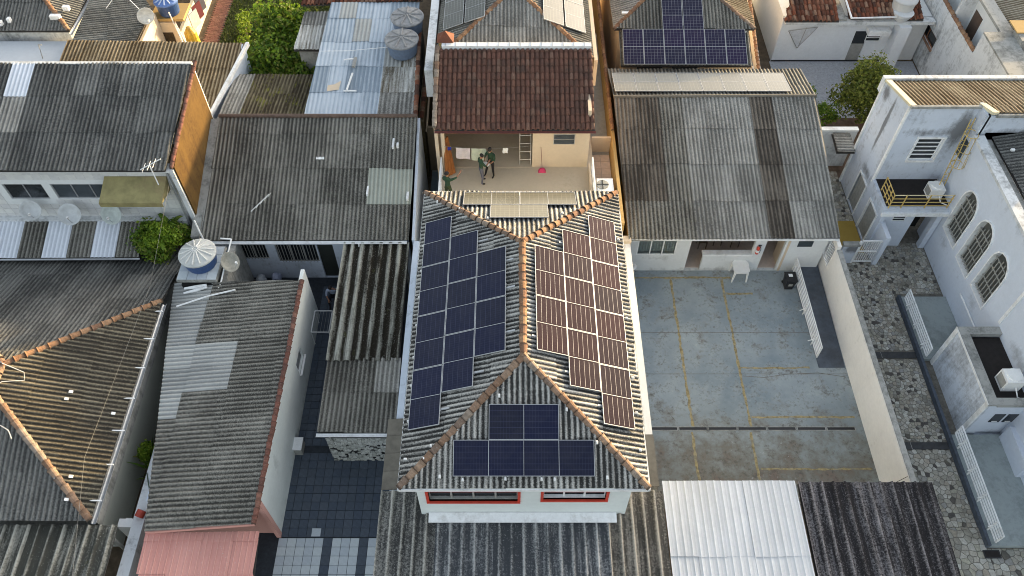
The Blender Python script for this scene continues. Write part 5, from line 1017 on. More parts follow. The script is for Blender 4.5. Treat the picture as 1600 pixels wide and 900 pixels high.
gwl = thing('garden_wall', 'pale stained wall along the brick garden path', 'wall', (-16.4, 40, 0)); MB().add([(-18.9, 38.6, 0), (-18.72, 38.6, 0), (-18.82, 47, 0), (-19.0, 47, 0), (-18.9, 38.6, 1.7), (-18.72, 38.6, 1.7), (-18.82, 47, 1.7), (-19.0, 47, 1.7)], [(0, 3, 2, 1), (4, 5, 6, 7), (0, 1, 5, 4), (1, 2, 6, 5), (2, 3, 7, 6), (3, 0, 4, 7)]).build('wall_body', m_plaster('stained_pale_wall', (.50, .47, .39), amt=.6), gwl)
pth = struct('garden_path', MB().add([(-18.2, 34, .02), (-17.3, 34, .02), (-17.55, 48, .02), (-18.45, 48, .02), (-18.2, 34, 0), (-17.3, 34, 0), (-17.55, 48, 0), (-18.45, 48, 0)], [(0, 1, 2, 3), (0, 4, 5, 1), (1, 5, 6, 2), (2, 6, 7, 3), (3, 7, 4, 0)]), GROUT)
m = MB()
for j in range(100):
    y = 36.6 + j * .115; xo = -18.2 - (y - 34) * .018 + (j % 2) * .11 - .06
    for i in range(4): m.box(xo + i * .225, xo + i * .225 + .21, y, y + .105, .02, .05 + random.uniform(-.004, .004))
tag(m.build('path_bricks', BRICKP, pth), kind='stuff')
m = MB(); rg = np.random.default_rng(5)
for k in range(26000):
    x, y = rg.uniform(-17.6, -9.6), rg.uniform(35, 47)
    if x < -17.25 - (y - 34) * .018: continue
    a, hh, wd = rg.uniform(0, 6.28), rg.uniform(.08, .22), rg.uniform(.015, .03); dx, dy = math.cos(a), math.sin(a); l = rg.uniform(-.12, .12); m.add([(x - dx * wd, y - dy * wd, 0), (x + dx * wd, y + dy * wd, 0), (x + l * dy, y - l * dx, hh)], [(0, 1, 2)])
tag(m.build('grass', GRASSM), kind='stuff', cat=None); struct('lawn', MB().add([(-17.3, 31, .012), (-9.6, 31, .012), (-9.6, 48, .012), (-17.6, 48, .012)], [(0, 1, 2, 3)]), m_simple('lawn_soil', (.045, .055, .02), 1, var=.5, scale=2))
def tree(name, label, base, crowns, trunk_h, mat, leaf, n, seed, group=None, cat='tree'):
    t = thing(name, label, cat, base, group); b0 = Vector(base)
    MB().tube([b0, b0 + Vector((.05, .03, trunk_h * .55)), b0 + Vector((0, 0, trunk_h))], [.16, .12, .09], 8).build('trunk', BARK, t)
    for k, (c, r) in enumerate(crowns):
        c = Vector(c); MB().tube([b0 + Vector((0, 0, trunk_h * .7)), b0.lerp(c, .6) + Vector((0, 0, trunk_h * .3)), c], [.08, .05, .02], 6).build('limb', BARK, t)
    m = MB()
    for k, (c, r) in enumerate(crowns): q = leaves(c, r, int(n * r[0] * r[1] * r[2] / sum(a[1][0] * a[1][1] * a[1][2] for a in crowns)), leaf, seed + k, lumps=15); m.add(q.v, q.f)
    m.build('crown', mat, t); return t
tree('leafy_tree', 'large bright green tree in the garden beside the blue metal roof', (-11.9, 35.0, 0), [((-12.6, 37.0, 3.0), (2.1, 1.9, 2.1)), ((-12.1, 34.6, 2.7), (2.3, 1.9, 2.0)), ((-10.9, 33.2, 2.3), (1.7, 1.4, 1.7)), ((-13.2, 33.8, 2.2), (1.7, 1.4, 1.6))], 2.6, LEAF, .24, 14000, 21)
tree('garden_shrub', 'yellow green shrub between the brick path and the big tree', (-15.8, 41, 0), [((-15.9, 41.0, .8), (.7, 1.2, .8)), ((-15.4, 39.3, .6), (.7, 1.0, .7))], .8, LEAFB, .15, 900, 33, cat='shrub')
# ================================================================== SMALL ROOFS AND BLUE METAL ROOF
b = thing('patched_shed', 'small shed roof half pale and half mossy behind the grey corrugated house', 'shed', (-11.6, 30.3, 0))
slope(b, [(-13.7, 28.25, 4.15), (-9.7, 28.25, 4.15), (-9.7, 32.4, 3.65), (-13.8, 32.4, 3.65)], (0, 1), FIBYM, choose=lambda i, j, c: FIBG if c.x < -12.4 else (FIBG if (c.y < 29.6 and c.x > -10.8) else FIBYM))
MB().box(-13.6, -9.8, 32.2, 32.3, 0, 3.5).build('rear_wall', WHITED, b); MB().box(-13.6, -9.8, 28.4, 28.5, 0, 3.9).build('front_wall', WHITED, b)
b = thing('blue_metal_roof_house', 'house under a patched blue grey metal roof with rusty white sheets', 'house', (-7, 32, 0))
def blue(i, j, c):
    if c.x > -6.3 and c.y < 30.6 and c.y > 29.0: return FIBRUST
    if c.x > -6.3 and c.y <= 29.4: return FIBG
    if c.x > -6.5 and 30 < c.y < 33.2: return FIBRUST if (i + j) % 3 else FIBNEW
    if c.y > 32.4 and c.x < -7.2 and (i * 7 + j * 3) % 5 == 0: return FIBNEW
    return FIBBLUE
slope(b, [(-9.6, 28.15, 4.45), (-4.5, 28.15, 4.45), (-4.75, 36.4, 5.1), (-9.3, 36.4, 5.1)], (0, -1), FIBBLUE, pitch=.2, amp=.03, sw=.85, sl=1.75, choose=blue)
slope(b, [(-10.9, 33.4, 4.4), (-9.3, 33.4, 4.4), (-9.3, 36.2, 4.7), (-10.7, 36.2, 4.7)], (0, -1), FIBG, choose=lambda i, j, c: FIBRUST if j == 0 else FIBG)
MB().box(-9.4, -4.7, 28.4, 36.2, 0, 4.3).build('walls', GREYT, b); MB().box(-10.7, -9.41, 33.6, 36, 0, 4.2).build('annex_walls', GREYT, b)
clay_roof(b, [(-10.9, 36.45, 4.9), (-4.6, 36.45, 5.2), (-4.6, 40, 5.9), (-10.9, 40, 5.6)], (0, -1), CLAYR)
ridge(b, (-4.42, 28.2, 4.55), (-4.62, 34.5, 5.05), CLAYR, .1, .33, 'verge_tile')
m = m_simple('aged_wood', (.14, .11, .07), .95, var=.3)
for k, (p_, q_, r_) in enumerate((((-7.6, 31.0, 4.85), (-7.75, 29.9, 4.75), .05), ((-8.1, 31.9, 4.95), (-7.5, 32.0, 4.95), .035), ((-7.9, 29.88, 4.72), (-7.3, 29.88, 4.72), .04), ((-7.55, 32.0, 4.98), (-7.6, 31.4, 4.9), .09))): o = MB().tube([p_, q_], r_, 6).build('roof_pipe', PIPE if k != 3 else GREYP, b)
MB().add([(-8.7, 29.9, 4.68), (-8.15, 30.0, 4.69), (-8.1, 30.6, 4.74), (-8.4, 30.35, 4.72), (-8.7, 30.3, 4.71)], [(0, 1, 2, 3, 4)]).build('cream_patch', CREAM, b)
MB().tube([(-9.3, 32.5, 5.0), (-8, 32.55, 4.98), (-6, 32.8, 5.02)], .014, 5).build('cable', PIPE, b)
for k, (c_, lb) in enumerate((((-5.15, 34.2, 5.0), 'farther grey water tank with ribbed lid on the blue metal roof'), ((-5.3, 32.55, 4.9), 'nearer grey water tank with ribbed lid on the blue metal roof'))): tank(lb, c_, .78, .75, GREYTANK, GREYLID, 9, .15, group='grey tanks on the blue metal roof')
bw = thing('alley_wall', 'mossy old wall along the dark alley beside the blue metal roof', 'wall', (-4.2, 36, 0)); MB().box(-4.45, -4.18, 29.0, 46, 0, 3.6).build('wall_body', m_plaster('mossy_wall', (.16, .13, .08), (.05, .05, .02), .8), bw); ridge(bw, (-4.3, 29.2, 3.62), (-4.3, 40, 3.62), CLAYR, .1, .36, 'cap_tile'); pipe(bw, [(-4.05, 34.5, 3.3), (-4.1, 31.0, 3.2), (-4.1, 29, 3.0)], .05, CREAM)

# ================================================================== TOP RIGHT: HOUSE WITH TWELVE PANELS
b = thing('yellow_path_house', 'cream house with blue black solar panels beyond the long roof', 'house', (8.8, 37, 0))
MB().box(5.7, 12.0, 33.6, 34.9, 0, 3.7).build('porch_walls', CREAM, b); MB().box(5.5, 12.1, 34.95, 44, 0, 4.5).build('walls', CREAM, b)
for x in (6.4, 8.2): MB().box(x, x + 1.3, 33.58, 33.599, 2.6, 3.5).build('window', GLASSB, b)
slope(b, [(5.45, 33.0, 3.72), (12.1, 33.0, 3.72), (12.1, 35.0, 4.35), (5.45, 35.0, 4.35)], (0, -1), FIB)
a2 = (8.75, 38.4, 6.0); slope(b, [(5.15, 34.8, 4.6), (12.35, 34.8, 4.6), a2], (0, -1), FIB); slope(b, [(5.15, 34.8, 4.6), a2, (8.75, 46, 6.0), (5.15, 47, 4.6)], (-1, 0), FIBG); slope(b, [(12.35, 34.8, 4.6), a2, (8.75, 46, 6.0), (12.35, 47, 4.6)], (1, 0), FIBOCH)
ridge(b, (5.15, 34.8, 4.64), (8.75, 38.4, 6.04), RIDGEO, .1, .34); ridge(b, (12.35, 34.8, 4.64), (8.75, 38.4, 6.04), RIDGE, .1, .34)
A6 = thing('solar_array', 'row of six blue black solar panels raised over the porch of the far cream house', 'solar panels', (8.6, 33.5, 4.4))
for k in range(6): panel(A6, 'blue', (1.01, 1.98), CELLG, basis((6.05 + k * 1.025, 33.52, 4.5), (1, 0, 0), (0, 1, .40)))
A4 = thing('solar_array', 'block of four blue black solar panels on the hip roof above the row of six', 'solar panels', (8.6, 36.3, 5.3))
for k in range(2):
    for j in range(2): panel(A4, 'blue', (1.01, 1.98), CELLG, basis((8.12 + k * 1.05, 35.35 + j * 1.86, 5.05 + j * .72), (1, 0, 0), (0, 1, .39)))
MB().box(5.6, 5.95, 35.6, 35.75, 4.95, 5.02).build('white_patch', TRIM, b); MB().tube([(11.9, 35, 4.5), (12.8, 33.3, 2.0)], .04, 6).build('pipe', PIPE, b)
yp = struct('yellow_path', MB().box(4.81, 5.62, 32.8, 46, 0, .03), GROUT); tiles(yp, 4.81, 5.62, 32.8, 45.8, .03, .27, .27, YELLPAVE, indiv=False, rest='path_pavers'); struct('yellow_path', MB().box(4.12, 4.655, 33.2, 46, 0, .03), YELLPAVE)
o = thing('plant_pot', 'small dark pot standing on the yellow path', 'pot', (5.05, 39.2, .06)); MB().lathe((5.05, 39.2, .06), [(.13, 0), (.19, .35), (.16, .36)], 12).build('body', BLACK, o)
MB().lathe((5.05, 39.2, .36), [(.15, 0), (.05, .03)], 10).build('soil', SOIL, o)
bw = thing('side_boundary_wall', 'pale wall with red tile cap right of the far cream house', 'wall', (13.2, 38, 0)); MB().add([(12.7, 33.1, 0), (12.9, 33.1, 0), (14.2, 46, 0), (14.0, 46, 0), (12.7, 33.1, 2.6), (12.9, 33.1, 2.6), (14.2, 46, 2.6), (14.0, 46, 2.6)], [(0, 3, 2, 1), (4, 5, 6, 7), (0, 1, 5, 4), (1, 2, 6, 5), (2, 3, 7, 6), (3, 0, 4, 7)]).build('wall_body', CREAMW, bw); ridge(bw, (12.8, 33.1, 2.62), (13.9, 44, 2.62), RIDGEO, .09, .34, 'cap_tile')
# ================================================================== TOP RIGHT: WHITE HOUSE AND COURTYARD
b = thing('white_courtyard_house', 'white house with red tile roofs behind the shining grey courtyard', 'house', (19, 40, 0))
PURE = m_plaster('clean_white_plaster', (.75, .78, .81), amt=.22, mold=(.25, .25, .25), spots=[((18, 38.3, 2.5), (4, .5, .4), .12)])
MB().wall((15.0, 38.3), (21.9, 38.3), 0, 2.75, .15, [(4.25, 5.0, .05, 2.05), (4.95, 5.8, 1.35, 1.85)]).build('front_wall', PURE, b)
MB().box(15.0, 23.2, 37.85, 38.29, 2.752, 2.95).build('eave_slab', WHITED, b); MB().box(15, 23.2, 38.46, 45, 0, 2.9).build('walls', WHITE, b)
MB().box(19.27, 19.98, 38.36, 38.4, .05, 2.0).build('door', GREYP, b); MB().box(19.27, 19.98, 38.34, 38.359, 1.2, 2.0).build('door_glass', GLASSD, b); window(b, (19.95, 38.3), (20.8, 38.3), 1.35, 1.85, (0, -1), 2, TRIM, GLASSD, horiz=True, inset=.03)
MB().box(19.75, 20.95, 37.75, 38.29, 2.1, 2.4).build('door_canopy', TRIM, b); MB().box(21.25, 21.9, 37.6, 38.29, 0, 2.75).build('pier', PURE, b)
MB().box(15, 21.3, 38.27, 38.296, 0, .12).build('skirting', BLACK, b)
NET = m_simple('grey_net', (.50, .52, .55), .9)
nm = thing('hanging_net', 'grey triangular net hanging on the white courtyard wall', 'net', (16, 38.2, 1.4)); m = MB()
for (p_, q_) in (((15.45, 38.25, 2.1), (16.2, 38.2, 1.0)), ((17.0, 38.25, 2.35), (16.2, 38.2, 1.0)), ((15.45, 38.25, 2.1), (17.0, 38.25, 2.35)), ((16.4, 38.25, 2.3), (16.25, 38.2, 1.0))): m.tube([p_, q_], .02, 4)
m.build('cords', GREYP, nm); MB().extr([(15.5, 38.26, 2.1), (16.95, 38.26, 2.32), (16.2, 38.2, 1.05)], (0, .012, 0)).build('mesh_panel', NET, nm)
clay_roof(b, [(14.9, 37.75, 3.05), (17.85, 37.75, 3.05), (17.85, 41.5, 4.2), (16.2, 41.5, 4.2)], (0, -1), CLAYR, cw=.23); clay_roof(b, [(18.5, 37.85, 3.15), (20.9, 37.95, 3.15), (21.6, 41.5, 4.3), (18.0, 41.5, 4.3)], (0, -1), CLAYR, cw=.23)
MB().tube([(18.0, 41.5, 4.4), (18.45, 37.75, 3.25), (20.95, 37.85, 3.25), (21.4, 40, 3.8)], .06, 6).build('verge_rim', TRIM, b); MB().box(17.86, 18.3, 37.9, 42, 2.952, 3.1).build('valley', GREYT, b)
clay_roof(b, [(21.2, 37.9, 3.05), (22.5, 37.9, 3.05), (22.5, 40, 3.7), (21.5, 40, 3.7)], (0, -1), CLAYR, cw=.23)
tank('pale round water tank with a wide lid beside the red tile roofs', (21.35, 38.5, 3.2), .62, .75, m_plaster('pale_tank', (.55, .55, .53), amt=.4), m_plaster('pale_tank_lid', (.50, .50, .49), amt=.5), 0, .18)
MB().lathe((21.3, 38.05, 2.96), [(.3, 0), (.5, .35), (.55, .5)], 18).build('tank_foot', WHITED, b)
COURT = m_pieces('terrazzo', [(.46, .49, .54), (.44, .47, .52)], grain=9, gv=.45, rough=.35, spec=.5); cy_ = struct('courtyard', MB().box(14.9, 23.2, 33.4, 38.28, 0, .03), COURT); MB().box(20.2, 20.6, 37.2, 37.5, 0, .034).build('drain_grate', GREYP, cy_)
b = thing('stained_wall_house', 'tall stained white wall with a brown framed window right of the courtyard', 'house', (24, 38, 0))
MB().wall((23.3, 45.5), (23.3, 33.75), 0, 3.95, .2, [(6.05, 8.3, 1.6, 2.3)]).build('side_wall', WHITED, b); MB().box(23.3, 23.5, 30.2, 33.749, 0, 5.15).build('side_wall', WHITED, b)
window(b, (23.3, 39.45), (23.3, 37.2), 1.6, 2.3, (-1, 0), 2, m_simple('brown_wood_frame', (.22, .10, .05), .6), GLASSD, bar=.07, inset=.05); MB().box(23.2, 23.3, 37.15, 39.5, 1.52, 1.6).build('sill', CLAYR, b)
ridge(b, (23.4, 33.8, 3.98), (23.4, 44, 3.98), RIDGEO, .11, .34, 'cap_tile'); MB().box(23.502, 24.3, 33.9, 45, 2.6, 2.75).build('inner_floor', GREYT, b); MB().box(24.3, 24.45, 30.2, 45, 2.6, 5.1).build('inner_wall', WHITE, b); MB().box(24.28, 24.299, 35.8, 36.7, 2.8, 4.5).build('brown_door', m_simple('brown_door', (.09, .06, .045), .6), b)
MB().box(23.502, 24.29, 30.2, 33.9, 0, 5.0).build('upper_block', WHITED, b); MB().box(23.25, 24.6, 30.1, 33.7, 5.152, 5.25).build('parapet_cap', GREYT, b); MB().box(24.1, 24.75, 33.71, 45, 5.102, 5.24).build('parapet_cap', GREYT, b)
MB().box(23.5, 24.4, 36.9, 37.1, 2.75, 5.0).build('cross_wall', WHITED, b)
slope(b, [(24.9, 28.5, 4.75), (24.9, 44, 4.75), (30, 44, 6.3), (30, 28.5, 6.3)], (-1, 0), m_fibre('yellow_brown_sheet', (.40, .36, .28), (.12, .09, .055), kp=.7, kf=.5, ks=.5)); MB().box(24.76, 24.95, 28.5, 44, 4.3, 4.85).build('mossy_gutter', m_plaster('mossy_gutter_cement', (.15, .13, .08), (.04, .05, .015), .7), b)
MB().box(24.8, 30, 28.6, 44, 0, 4.7).build('walls', WHITED, b); pipe(b, [(25.6, 33.6, 5.4), (26.2, 33.0, 5.4), (26.0, 32.2, 5.2), (25.4, 31.9, 4.95)], .05)
MB().box(24.6, 25.6, 32.6, 33.6, 4.85, 5.5).build('chimney_block', GREYT, b); MB().box(24.55, 26.0, 33.2, 34.2, 5.502, 5.56).build('cap_sheet', YELL, b)
# trees between
tree('round_tree', 'dense round olive green tree in front of the shining courtyard', (19.2, 33.4, 0), [((18.6, 33.0, 2.3), (1.7, 1.5, 1.8)), ((19.2, 33.5, 1.9), (1.3, 1.2, 1.4)), ((17.8, 32.7, 1.7), (1.2, 1.1, 1.3))], 1.9, LEAFD, .18, 10500, 51)
tree('small_bush', 'small light green bush nearer the long roof end', (16.3, 32.3, 0), [((16.3, 32.2, 1.3), (.75, .7, .9))], 1.0, LEAF, .16, 1100, 61, cat='bush'); tree('small_bush', 'small yellow green bush behind the end of the row of panels', (15.9, 34.2, 0), [((15.85, 34.2, 1.0), (.6, .6, .7))], .8, LEAFB, .15, 800, 62, cat='bush')
struct('planting_bed', MB().box(14.5, 23.2, 28.8, 33.39, 0, .02), DIRT)
lw = thing('low_wall', 'low white wall closing the planting bed', 'wall', (15.8, 29.8, 0)); MB().box(14.45, 17.0, 29.7, 29.85, 0, 2.4).build('wall_body', WHITED, lw); MB().box(14.45, 17.0, 29.65, 29.9, 2.402, 2.5).build('coping', TRIM, lw)
t = thing('lean_to_roof', 'small corrugated lean-to roof against the tall pale blue block', 'roof', (16.2, 29.2, 0)); slope(t, [(15.7, 28.4, 2.2), (16.6, 28.4, 2.2), (16.6, 29.6, 2.35), (15.7, 29.6, 2.35)], (-1, 0), FIBG, pitch=.177)
# ================================================================== PALE BLUE BLOCK WITH BALCONY AND ARCHED WINDOW HALL
b = thing('blue_block', 'tall pale blue weathered block with a small balcony and ochre corrugated roof', 'building', (19, 27, 0))
BL_ = m_plaster('weathered_pale_blue', (.58, .63, .71), amt=.62, streak=.8, mold=(.10, .10, .10), spots=[((19.2, 26, 5.9), (.55, .6, 1.3), .30), ((17.9, 26, 5.6), (1.5, .4, .35), .14), ((16.65, 27.3, 5.0), (.6, .16, 2.0), .30), ((16.65, 28.3, 5.9), (.5, .5, .5), .2), ((21, 25.35, 6.1), (2, .5, .4), .2), ((16.65, 26.8, 2.4), (.5, .8, .35), .14), ((15.5, 23.3, 1.0), (.5, .3, .35), .25)])
MB().wall((16.65, 28.7), (16.65, 26.0), 0, 6.1, .18, [(1.4, 2.38, .1, 2.0)]).extr([(16.65, 26.0, 6.1), (16.65, 28.7, 6.1), (16.65, 28.7, 6.17), (16.65, 26.0, 6.98)], (.18, 0, 0)).build('left_wall', BL_, b)
MB().wall((16.65, 26.0), (16.65, 24.15), 0, 2.55, .18, [(.45, 1.47, .1, 1.95)]).build('left_lower_wall', BL_, b)
MB().wall((16.83, 26.0), (19.55, 26.0), 2.8, 7.0, .18, [(.83, 1.93, 4.02, 5.3)]).build('balcony_wall', BL_, b)
window(b, (17.66, 26.0), (18.76, 26.0), 4.02, 5.3, (0, -1), 5, TRIM, GLASSD, horiz=True, inset=.03, bar=.06)
MB().box(17.58, 18.84, 25.93, 25.999, 5.302, 5.4).box(17.58, 18.84, 25.93, 25.999, 3.92, 4.018).box(17.58, 17.658, 25.95, 25.999, 4.02, 5.3).box(18.762, 18.84, 25.95, 25.999, 4.02, 5.3).build('window_surround', TRIM, b)
for y0, y1 in ((26.33, 27.3), (24.54, 25.54)):
    z1 = 2.0 if y0 > 26 else 1.95; m = MB(); k = 4
    for i in range(k): m.box(16.70, 16.74, y0 + (y1 - y0) * i / k + .008, y0 + (y1 - y0) * (i + 1) / k - .008, .1, z1)
    sh = MB().box(16.60, 16.69, y0 - .07, y0, .05, z1 + .07).box(16.60, 16.69, y1, y1 + .07, .05, z1 + .07).box(16.60, 16.69, y0, y1, z1, z1 + .07).build('shutter_frame', TRIM, b)
    for i in range(k): MB().box(16.70, 16.74, y0 + (y1 - y0) * i / k + .008, y0 + (y1 - y0) * (i + 1) / k - .008, .1, z1).build('shutter_board', GREYP, sh)
MB().add([(16.60, 26.0, 7.12), (16.84, 26.0, 7.12), (16.84, 28.75, 6.3), (16.60, 28.75, 6.3), (16.60, 26.0, 7.0), (16.84, 26.0, 7.0), (16.84, 28.75, 6.18), (16.60, 28.75, 6.18)], [(0, 1, 2, 3), (4, 7, 6, 5), (0, 4, 5, 1), (1, 5, 6, 2), (2, 6, 7, 3), (3, 7, 4, 0)]).build('verge_cap', m_plaster('cream_cap', (.66, .60, .42), amt=.2), b)
MB().box(16.55, 24, 28.72, 28.95, 5.6, 6.35).build('rear_parapet', WHITED, b); MB().box(16.60, 19.56, 25.9, 26.0, 7.0, 7.13).build('front_cap', GREYT, b)
MB().box(16.57, 16.649, 25.95, 26.1, 2.6, 7.0).build('corner_strip', TRIM, b); MB().box(16.57, 16.649, 28.6, 28.72, 0, 6.2).build('corner_strip', TRIM, b)
slope(b, [(16.85, 26.05, 7.02), (24, 26.05, 7.02), (24, 28.7, 6.2), (16.85, 28.7, 6.2)], (-.0, 1), FIBOCH, sw=1.0, sl=3) ; slope(b, [(19.85, 25.42, 7.2), (24, 25.42, 7.2), (24, 26.04, 7.03), (19.85, 26.04, 7.03)], (0, 1), FIBOCH, sw=1.0, sl=3)
MB().box(19.62, 24, 25.35, 25.5, 4.5, 7.1).build('front_wall', BL_, b); MB().box(19.55, 19.70, 25.35, 26.2, 2.8, 7.1).build('return_wall', BL_, b)
MB().add([(19.5, 26.1, 7.14), (19.75, 26.1, 7.14), (19.95, 25.35, 7.3), (19.7, 25.35, 7.3), (19.5, 26.1, 7.0), (19.75, 26.1, 7.0), (19.95, 25.35, 7.16), (19.7, 25.35, 7.16)], [(0, 1, 2, 3), (4, 7, 6, 5), (0, 4, 5, 1), (1, 5, 6, 2), (2, 6, 7, 3), (3, 7, 4, 0)]).build('verge_cap', m_plaster('cream_cap_two', (.66, .60, .42), amt=.2), b); MB().box(19.9, 24, 25.28, 25.38, 7.05, 7.2).build('front_cap', GREYT, b)
MB().box(17, 24, 28.5, 28.7, 0, 6.1).build('rear_wall', WHITED, b); MB().box(19.525, 19.55, 25.45, 25.9, 4.6, 5.5).build('side_window', GLASSB, b)
# balcony
MB().box(16.55, 19.5, 24.1, 25.99, 2.56, 2.8).build('balcony_slab', BL_, b); MB().box(16.7, 19.5, 24.3, 25.98, 2.802, 2.815).build('balcony_floor', ROOFBLK, b); MB().box(16.5, 19.5, 24.0, 24.1, 2.45, 2.62).build('slab_edge', TRIM, b)
MB().wall((16.83, 24.35), (18.3, 24.35), 0, 2.55, .15, [(.5, 1.1, 1.75, 2.25)]).build('front_lower_wall', BLUEC, b); window(b, (17.33, 24.35), (17.93, 24.35), 1.75, 2.25, (0, -1), 3, TRIM, GLASSD, horiz=True, inset=.02, bar=.03)
MB().box(18.3, 19.5, 25.6, 25.7, 0, 2.55).build('dark_doorway', DARK, b)
MB().box(19.2, 19.45, 24.2, 24.5, 0, 2.55).build('pillar', BLUEC, b)
rl = thing('balcony_railing', 'yellow metal railing around the small balcony', 'railing', (18, 24.2, 2.8))
for k in range(4): MB().tube([(16.75, 24.2, 2.95 + k * .22), (19.4, 24.2, 2.95 + k * .22)], .022, 6).build('rail', YPAINT if k < 3 else m_simple('cream_rail', (.66, .56, .36), .5), rl); MB().tube([(16.75, 24.2, 2.95 + k * .22), (16.75, 25.3, 2.95 + k * .22)], .022, 6).build('rail', YPAINT, rl)
for x in (16.75, 17.3, 18.35, 19.35): MB().tube([(x, 24.2, 2.8), (x, 24.2, 3.63)], .028, 6).build('post', YPAINT, rl)
for y in (24.5, 24.85, 25.3): MB().tube([(16.75, y, 2.8), (16.75, y, 3.63)], .028, 6).build('post', YPAINT, rl)
def acunit(label, x, y, z, s=1.0):
    t = thing('air_conditioner', label, 'air conditioner', (x, y, z)); MB().box(x - .32 * s, x + .32 * s, y - .3 * s, y + .3 * s, z, z + .6 * s).build('case', PIPE, t)
    MB().lathe((x + .02, y + .02, z + .6 * s), [(.27 * s, 0), (.27 * s, .05), (.22 * s, .05)], 18).build('fan_rim', PIPE, t); MB().lathe((x + .02, y + .02, z + .601 * s), [(.22 * s, 0), (.22 * s, .035), (.05, .04)], 16).build('fan', BLACK, t)
    MB().box(x - .33 * s, x - .325 * s, y - .24 * s, y + .24 * s, z + .1, z + .5 * s).build('side_grille', GREYP, t); MB().tube([(x + .1, y - .3 * s, z + .3), (x + .15, y - .6 * s, z + .1), (x + .5, y - .75 * s, z + .03), (x + 1.0, y - .5, z + .03)], .025, 6).build('hose', PIPE, t); return t
acunit('white air conditioner unit standing on the dark balcony floor', 18.95, 25.0, 2.82, .95)
ld = thing('caged_ladder', 'yellow caged ladder climbing from the balcony to the roof', 'ladder', (19.3, 25.5, 2.8))
for dx in (0, .4): MB().tube([(19.0 + dx * .8, 24.9 + dx * .3, 2.85), (19.25 + dx * .5, 25.75 + dx * .2, 6.6)], .022, 6).build('rail', YPAINT, ld)
for k in range(11): f_ = k / 11; MB().tube([(19.0 + .25 * f_, 24.9 + .85 * f_, 2.95 + 3.6 * f_), (19.32 + .13 * f_, 25.02 + .81 * f_, 2.95 + 3.6 * f_)], .016, 5).build('rung', YPAINT, ld)
for k in range(3):
    f_ = .5 + k * .2; c = Vector((19.15 + .2 * f_, 24.85 + .85 * f_, 2.9 + 3.6 * f_)); MB().tube([c + Vector((.28 * math.cos(a), -.28 + .3 * math.sin(a), 0)) for a in np.linspace(0, 6.28, 13)], .016, 5).build('cage_hoop', YPAINT, ld)
for a in (3.6, 4.3, 5.0, 5.7): MB().tube([(19.15 + .2 * f_ + .28 * math.cos(a), 24.57 + .85 * f_ + .3 * math.sin(a), 2.9 + 3.6 * f_) for f_ in (.5, .9)], .014, 5).build('cage_bar', YPAINT, ld)
# hall
b = thing('arched_window_hall', 'pale blue hall with three arched barred windows under a dark corrugated roof', 'hall', (21, 20, 0))
HX = 19.5; PANEG = m_simple('dusty_grey_glass', (.085, .085, .075), .3, var=.3, scale=3); GRILL = m_simple('pale_grille_paint', (.30, .30, .275), .6)
def arch_out(y0, y1, z0, z1, n=8): c = (y0 + y1) / 2; r = (y1 - y0) / 2; s = z1 - r * 1.25; return [(y0, z0), (y1, z0), (y1, s)] + [(c + r * math.cos(math.pi * k / n), s + r * 1.25 * math.sin(math.pi * k / n)) for k in range(1, n)] + [(y0, s)]
wins = [(22.6, 23.86, 1.97, 4.62), (20.93, 22.1, 1.95, 4.68), (19.24, 20.46, 2.1, 4.64)]
m = MB(); Y0, Y1, ZT = 9.0, 25.3, 6.0
cur = Y1
def strip(a, c_): m.add([(HX, a, 0), (HX, c_, 0), (HX, c_, ZT), (HX, a, ZT)], [(0, 1, 2, 3)])
for (y0, y1, z0, z1) in wins:
    strip(y1, cur); m.add([(HX, y0, 0), (HX, y1, 0), (HX, y1, z0), (HX, y0, z0)], [(0, 1, 2, 3)]); A = arch_out(y0, y1, z0, z1)[2:]
    ar = A; top = [(y, ZT) for y, z in ar]; m.add([(HX, y, z) for y, z in ar] + [(HX, y, z) for y, z in top], [(i + 1, i, len(ar) + i, len(ar) + i + 1) for i in range(len(ar) - 1)]); cur = y0
strip(Y0, cur); m.box(HX + .3, HX + .32, Y0, Y1, 0, ZT); m.build('side_wall', BLUEC, b)
for k, (y0, y1, z0, z1) in enumerate(wins):
    A = arch_out(y0, y1, z0, z1); n = len(A); cy, cz = (y0 + y1) / 2, (z0 + z1) / 2; O = [(cy + (y - cy) * 1.09, cz + (z - cz) * 1.05) for y, z in A]
    q = MB().add([(HX - .05, y, z) for y, z in A] + [(HX - .05, y, z) for y, z in O] + [(HX + .28, y, z) for y, z in A] + [(HX + .01, y, z) for y, z in O], [(i, (i + 1) % n, n + (i + 1) % n, n + i) for i in range(n)] + [(i, 2 * n + i, 2 * n + (i + 1) % n, (i + 1) % n) for i in range(n)] + [(n + i, n + (i + 1) % n, 3 * n + (i + 1) % n, 3 * n + i) for i in range(n)])
    fr = q.build('arched_window', TRIM, b); MB().add([(HX + .24, y, z) for y, z in A], [tuple(range(n))[::-1]]).build('pane', PANEG, fr)
    gb = GRILL
    for i in range(6): y = y0 + (y1 - y0) * (i + .5) / 6; MB().box(HX + .10, HX + .13, y - .02, y + .02, z0 + .03, z1 - .3 - .45 * abs(i - 2.5) / 2.5).build('bar', gb, fr)
    for z in (z0 + .12, z0 + .75, z0 + 1.45, z0 + 1.95): MB().box(HX + .09, HX + .12, y0 + .02, y1 - .02, z - .022, z + .022).build('cross_bar', gb, fr)
MB().box(HX - .08, HX + .35, Y0, Y1 - .05, ZT, ZT + .14).build('parapet_cap', WHITED, b); MB().box(HX + .36, HX + .75, Y0, Y1 - .05, 5.6, 5.9).build('mouldy_gutter', GREYT, b)
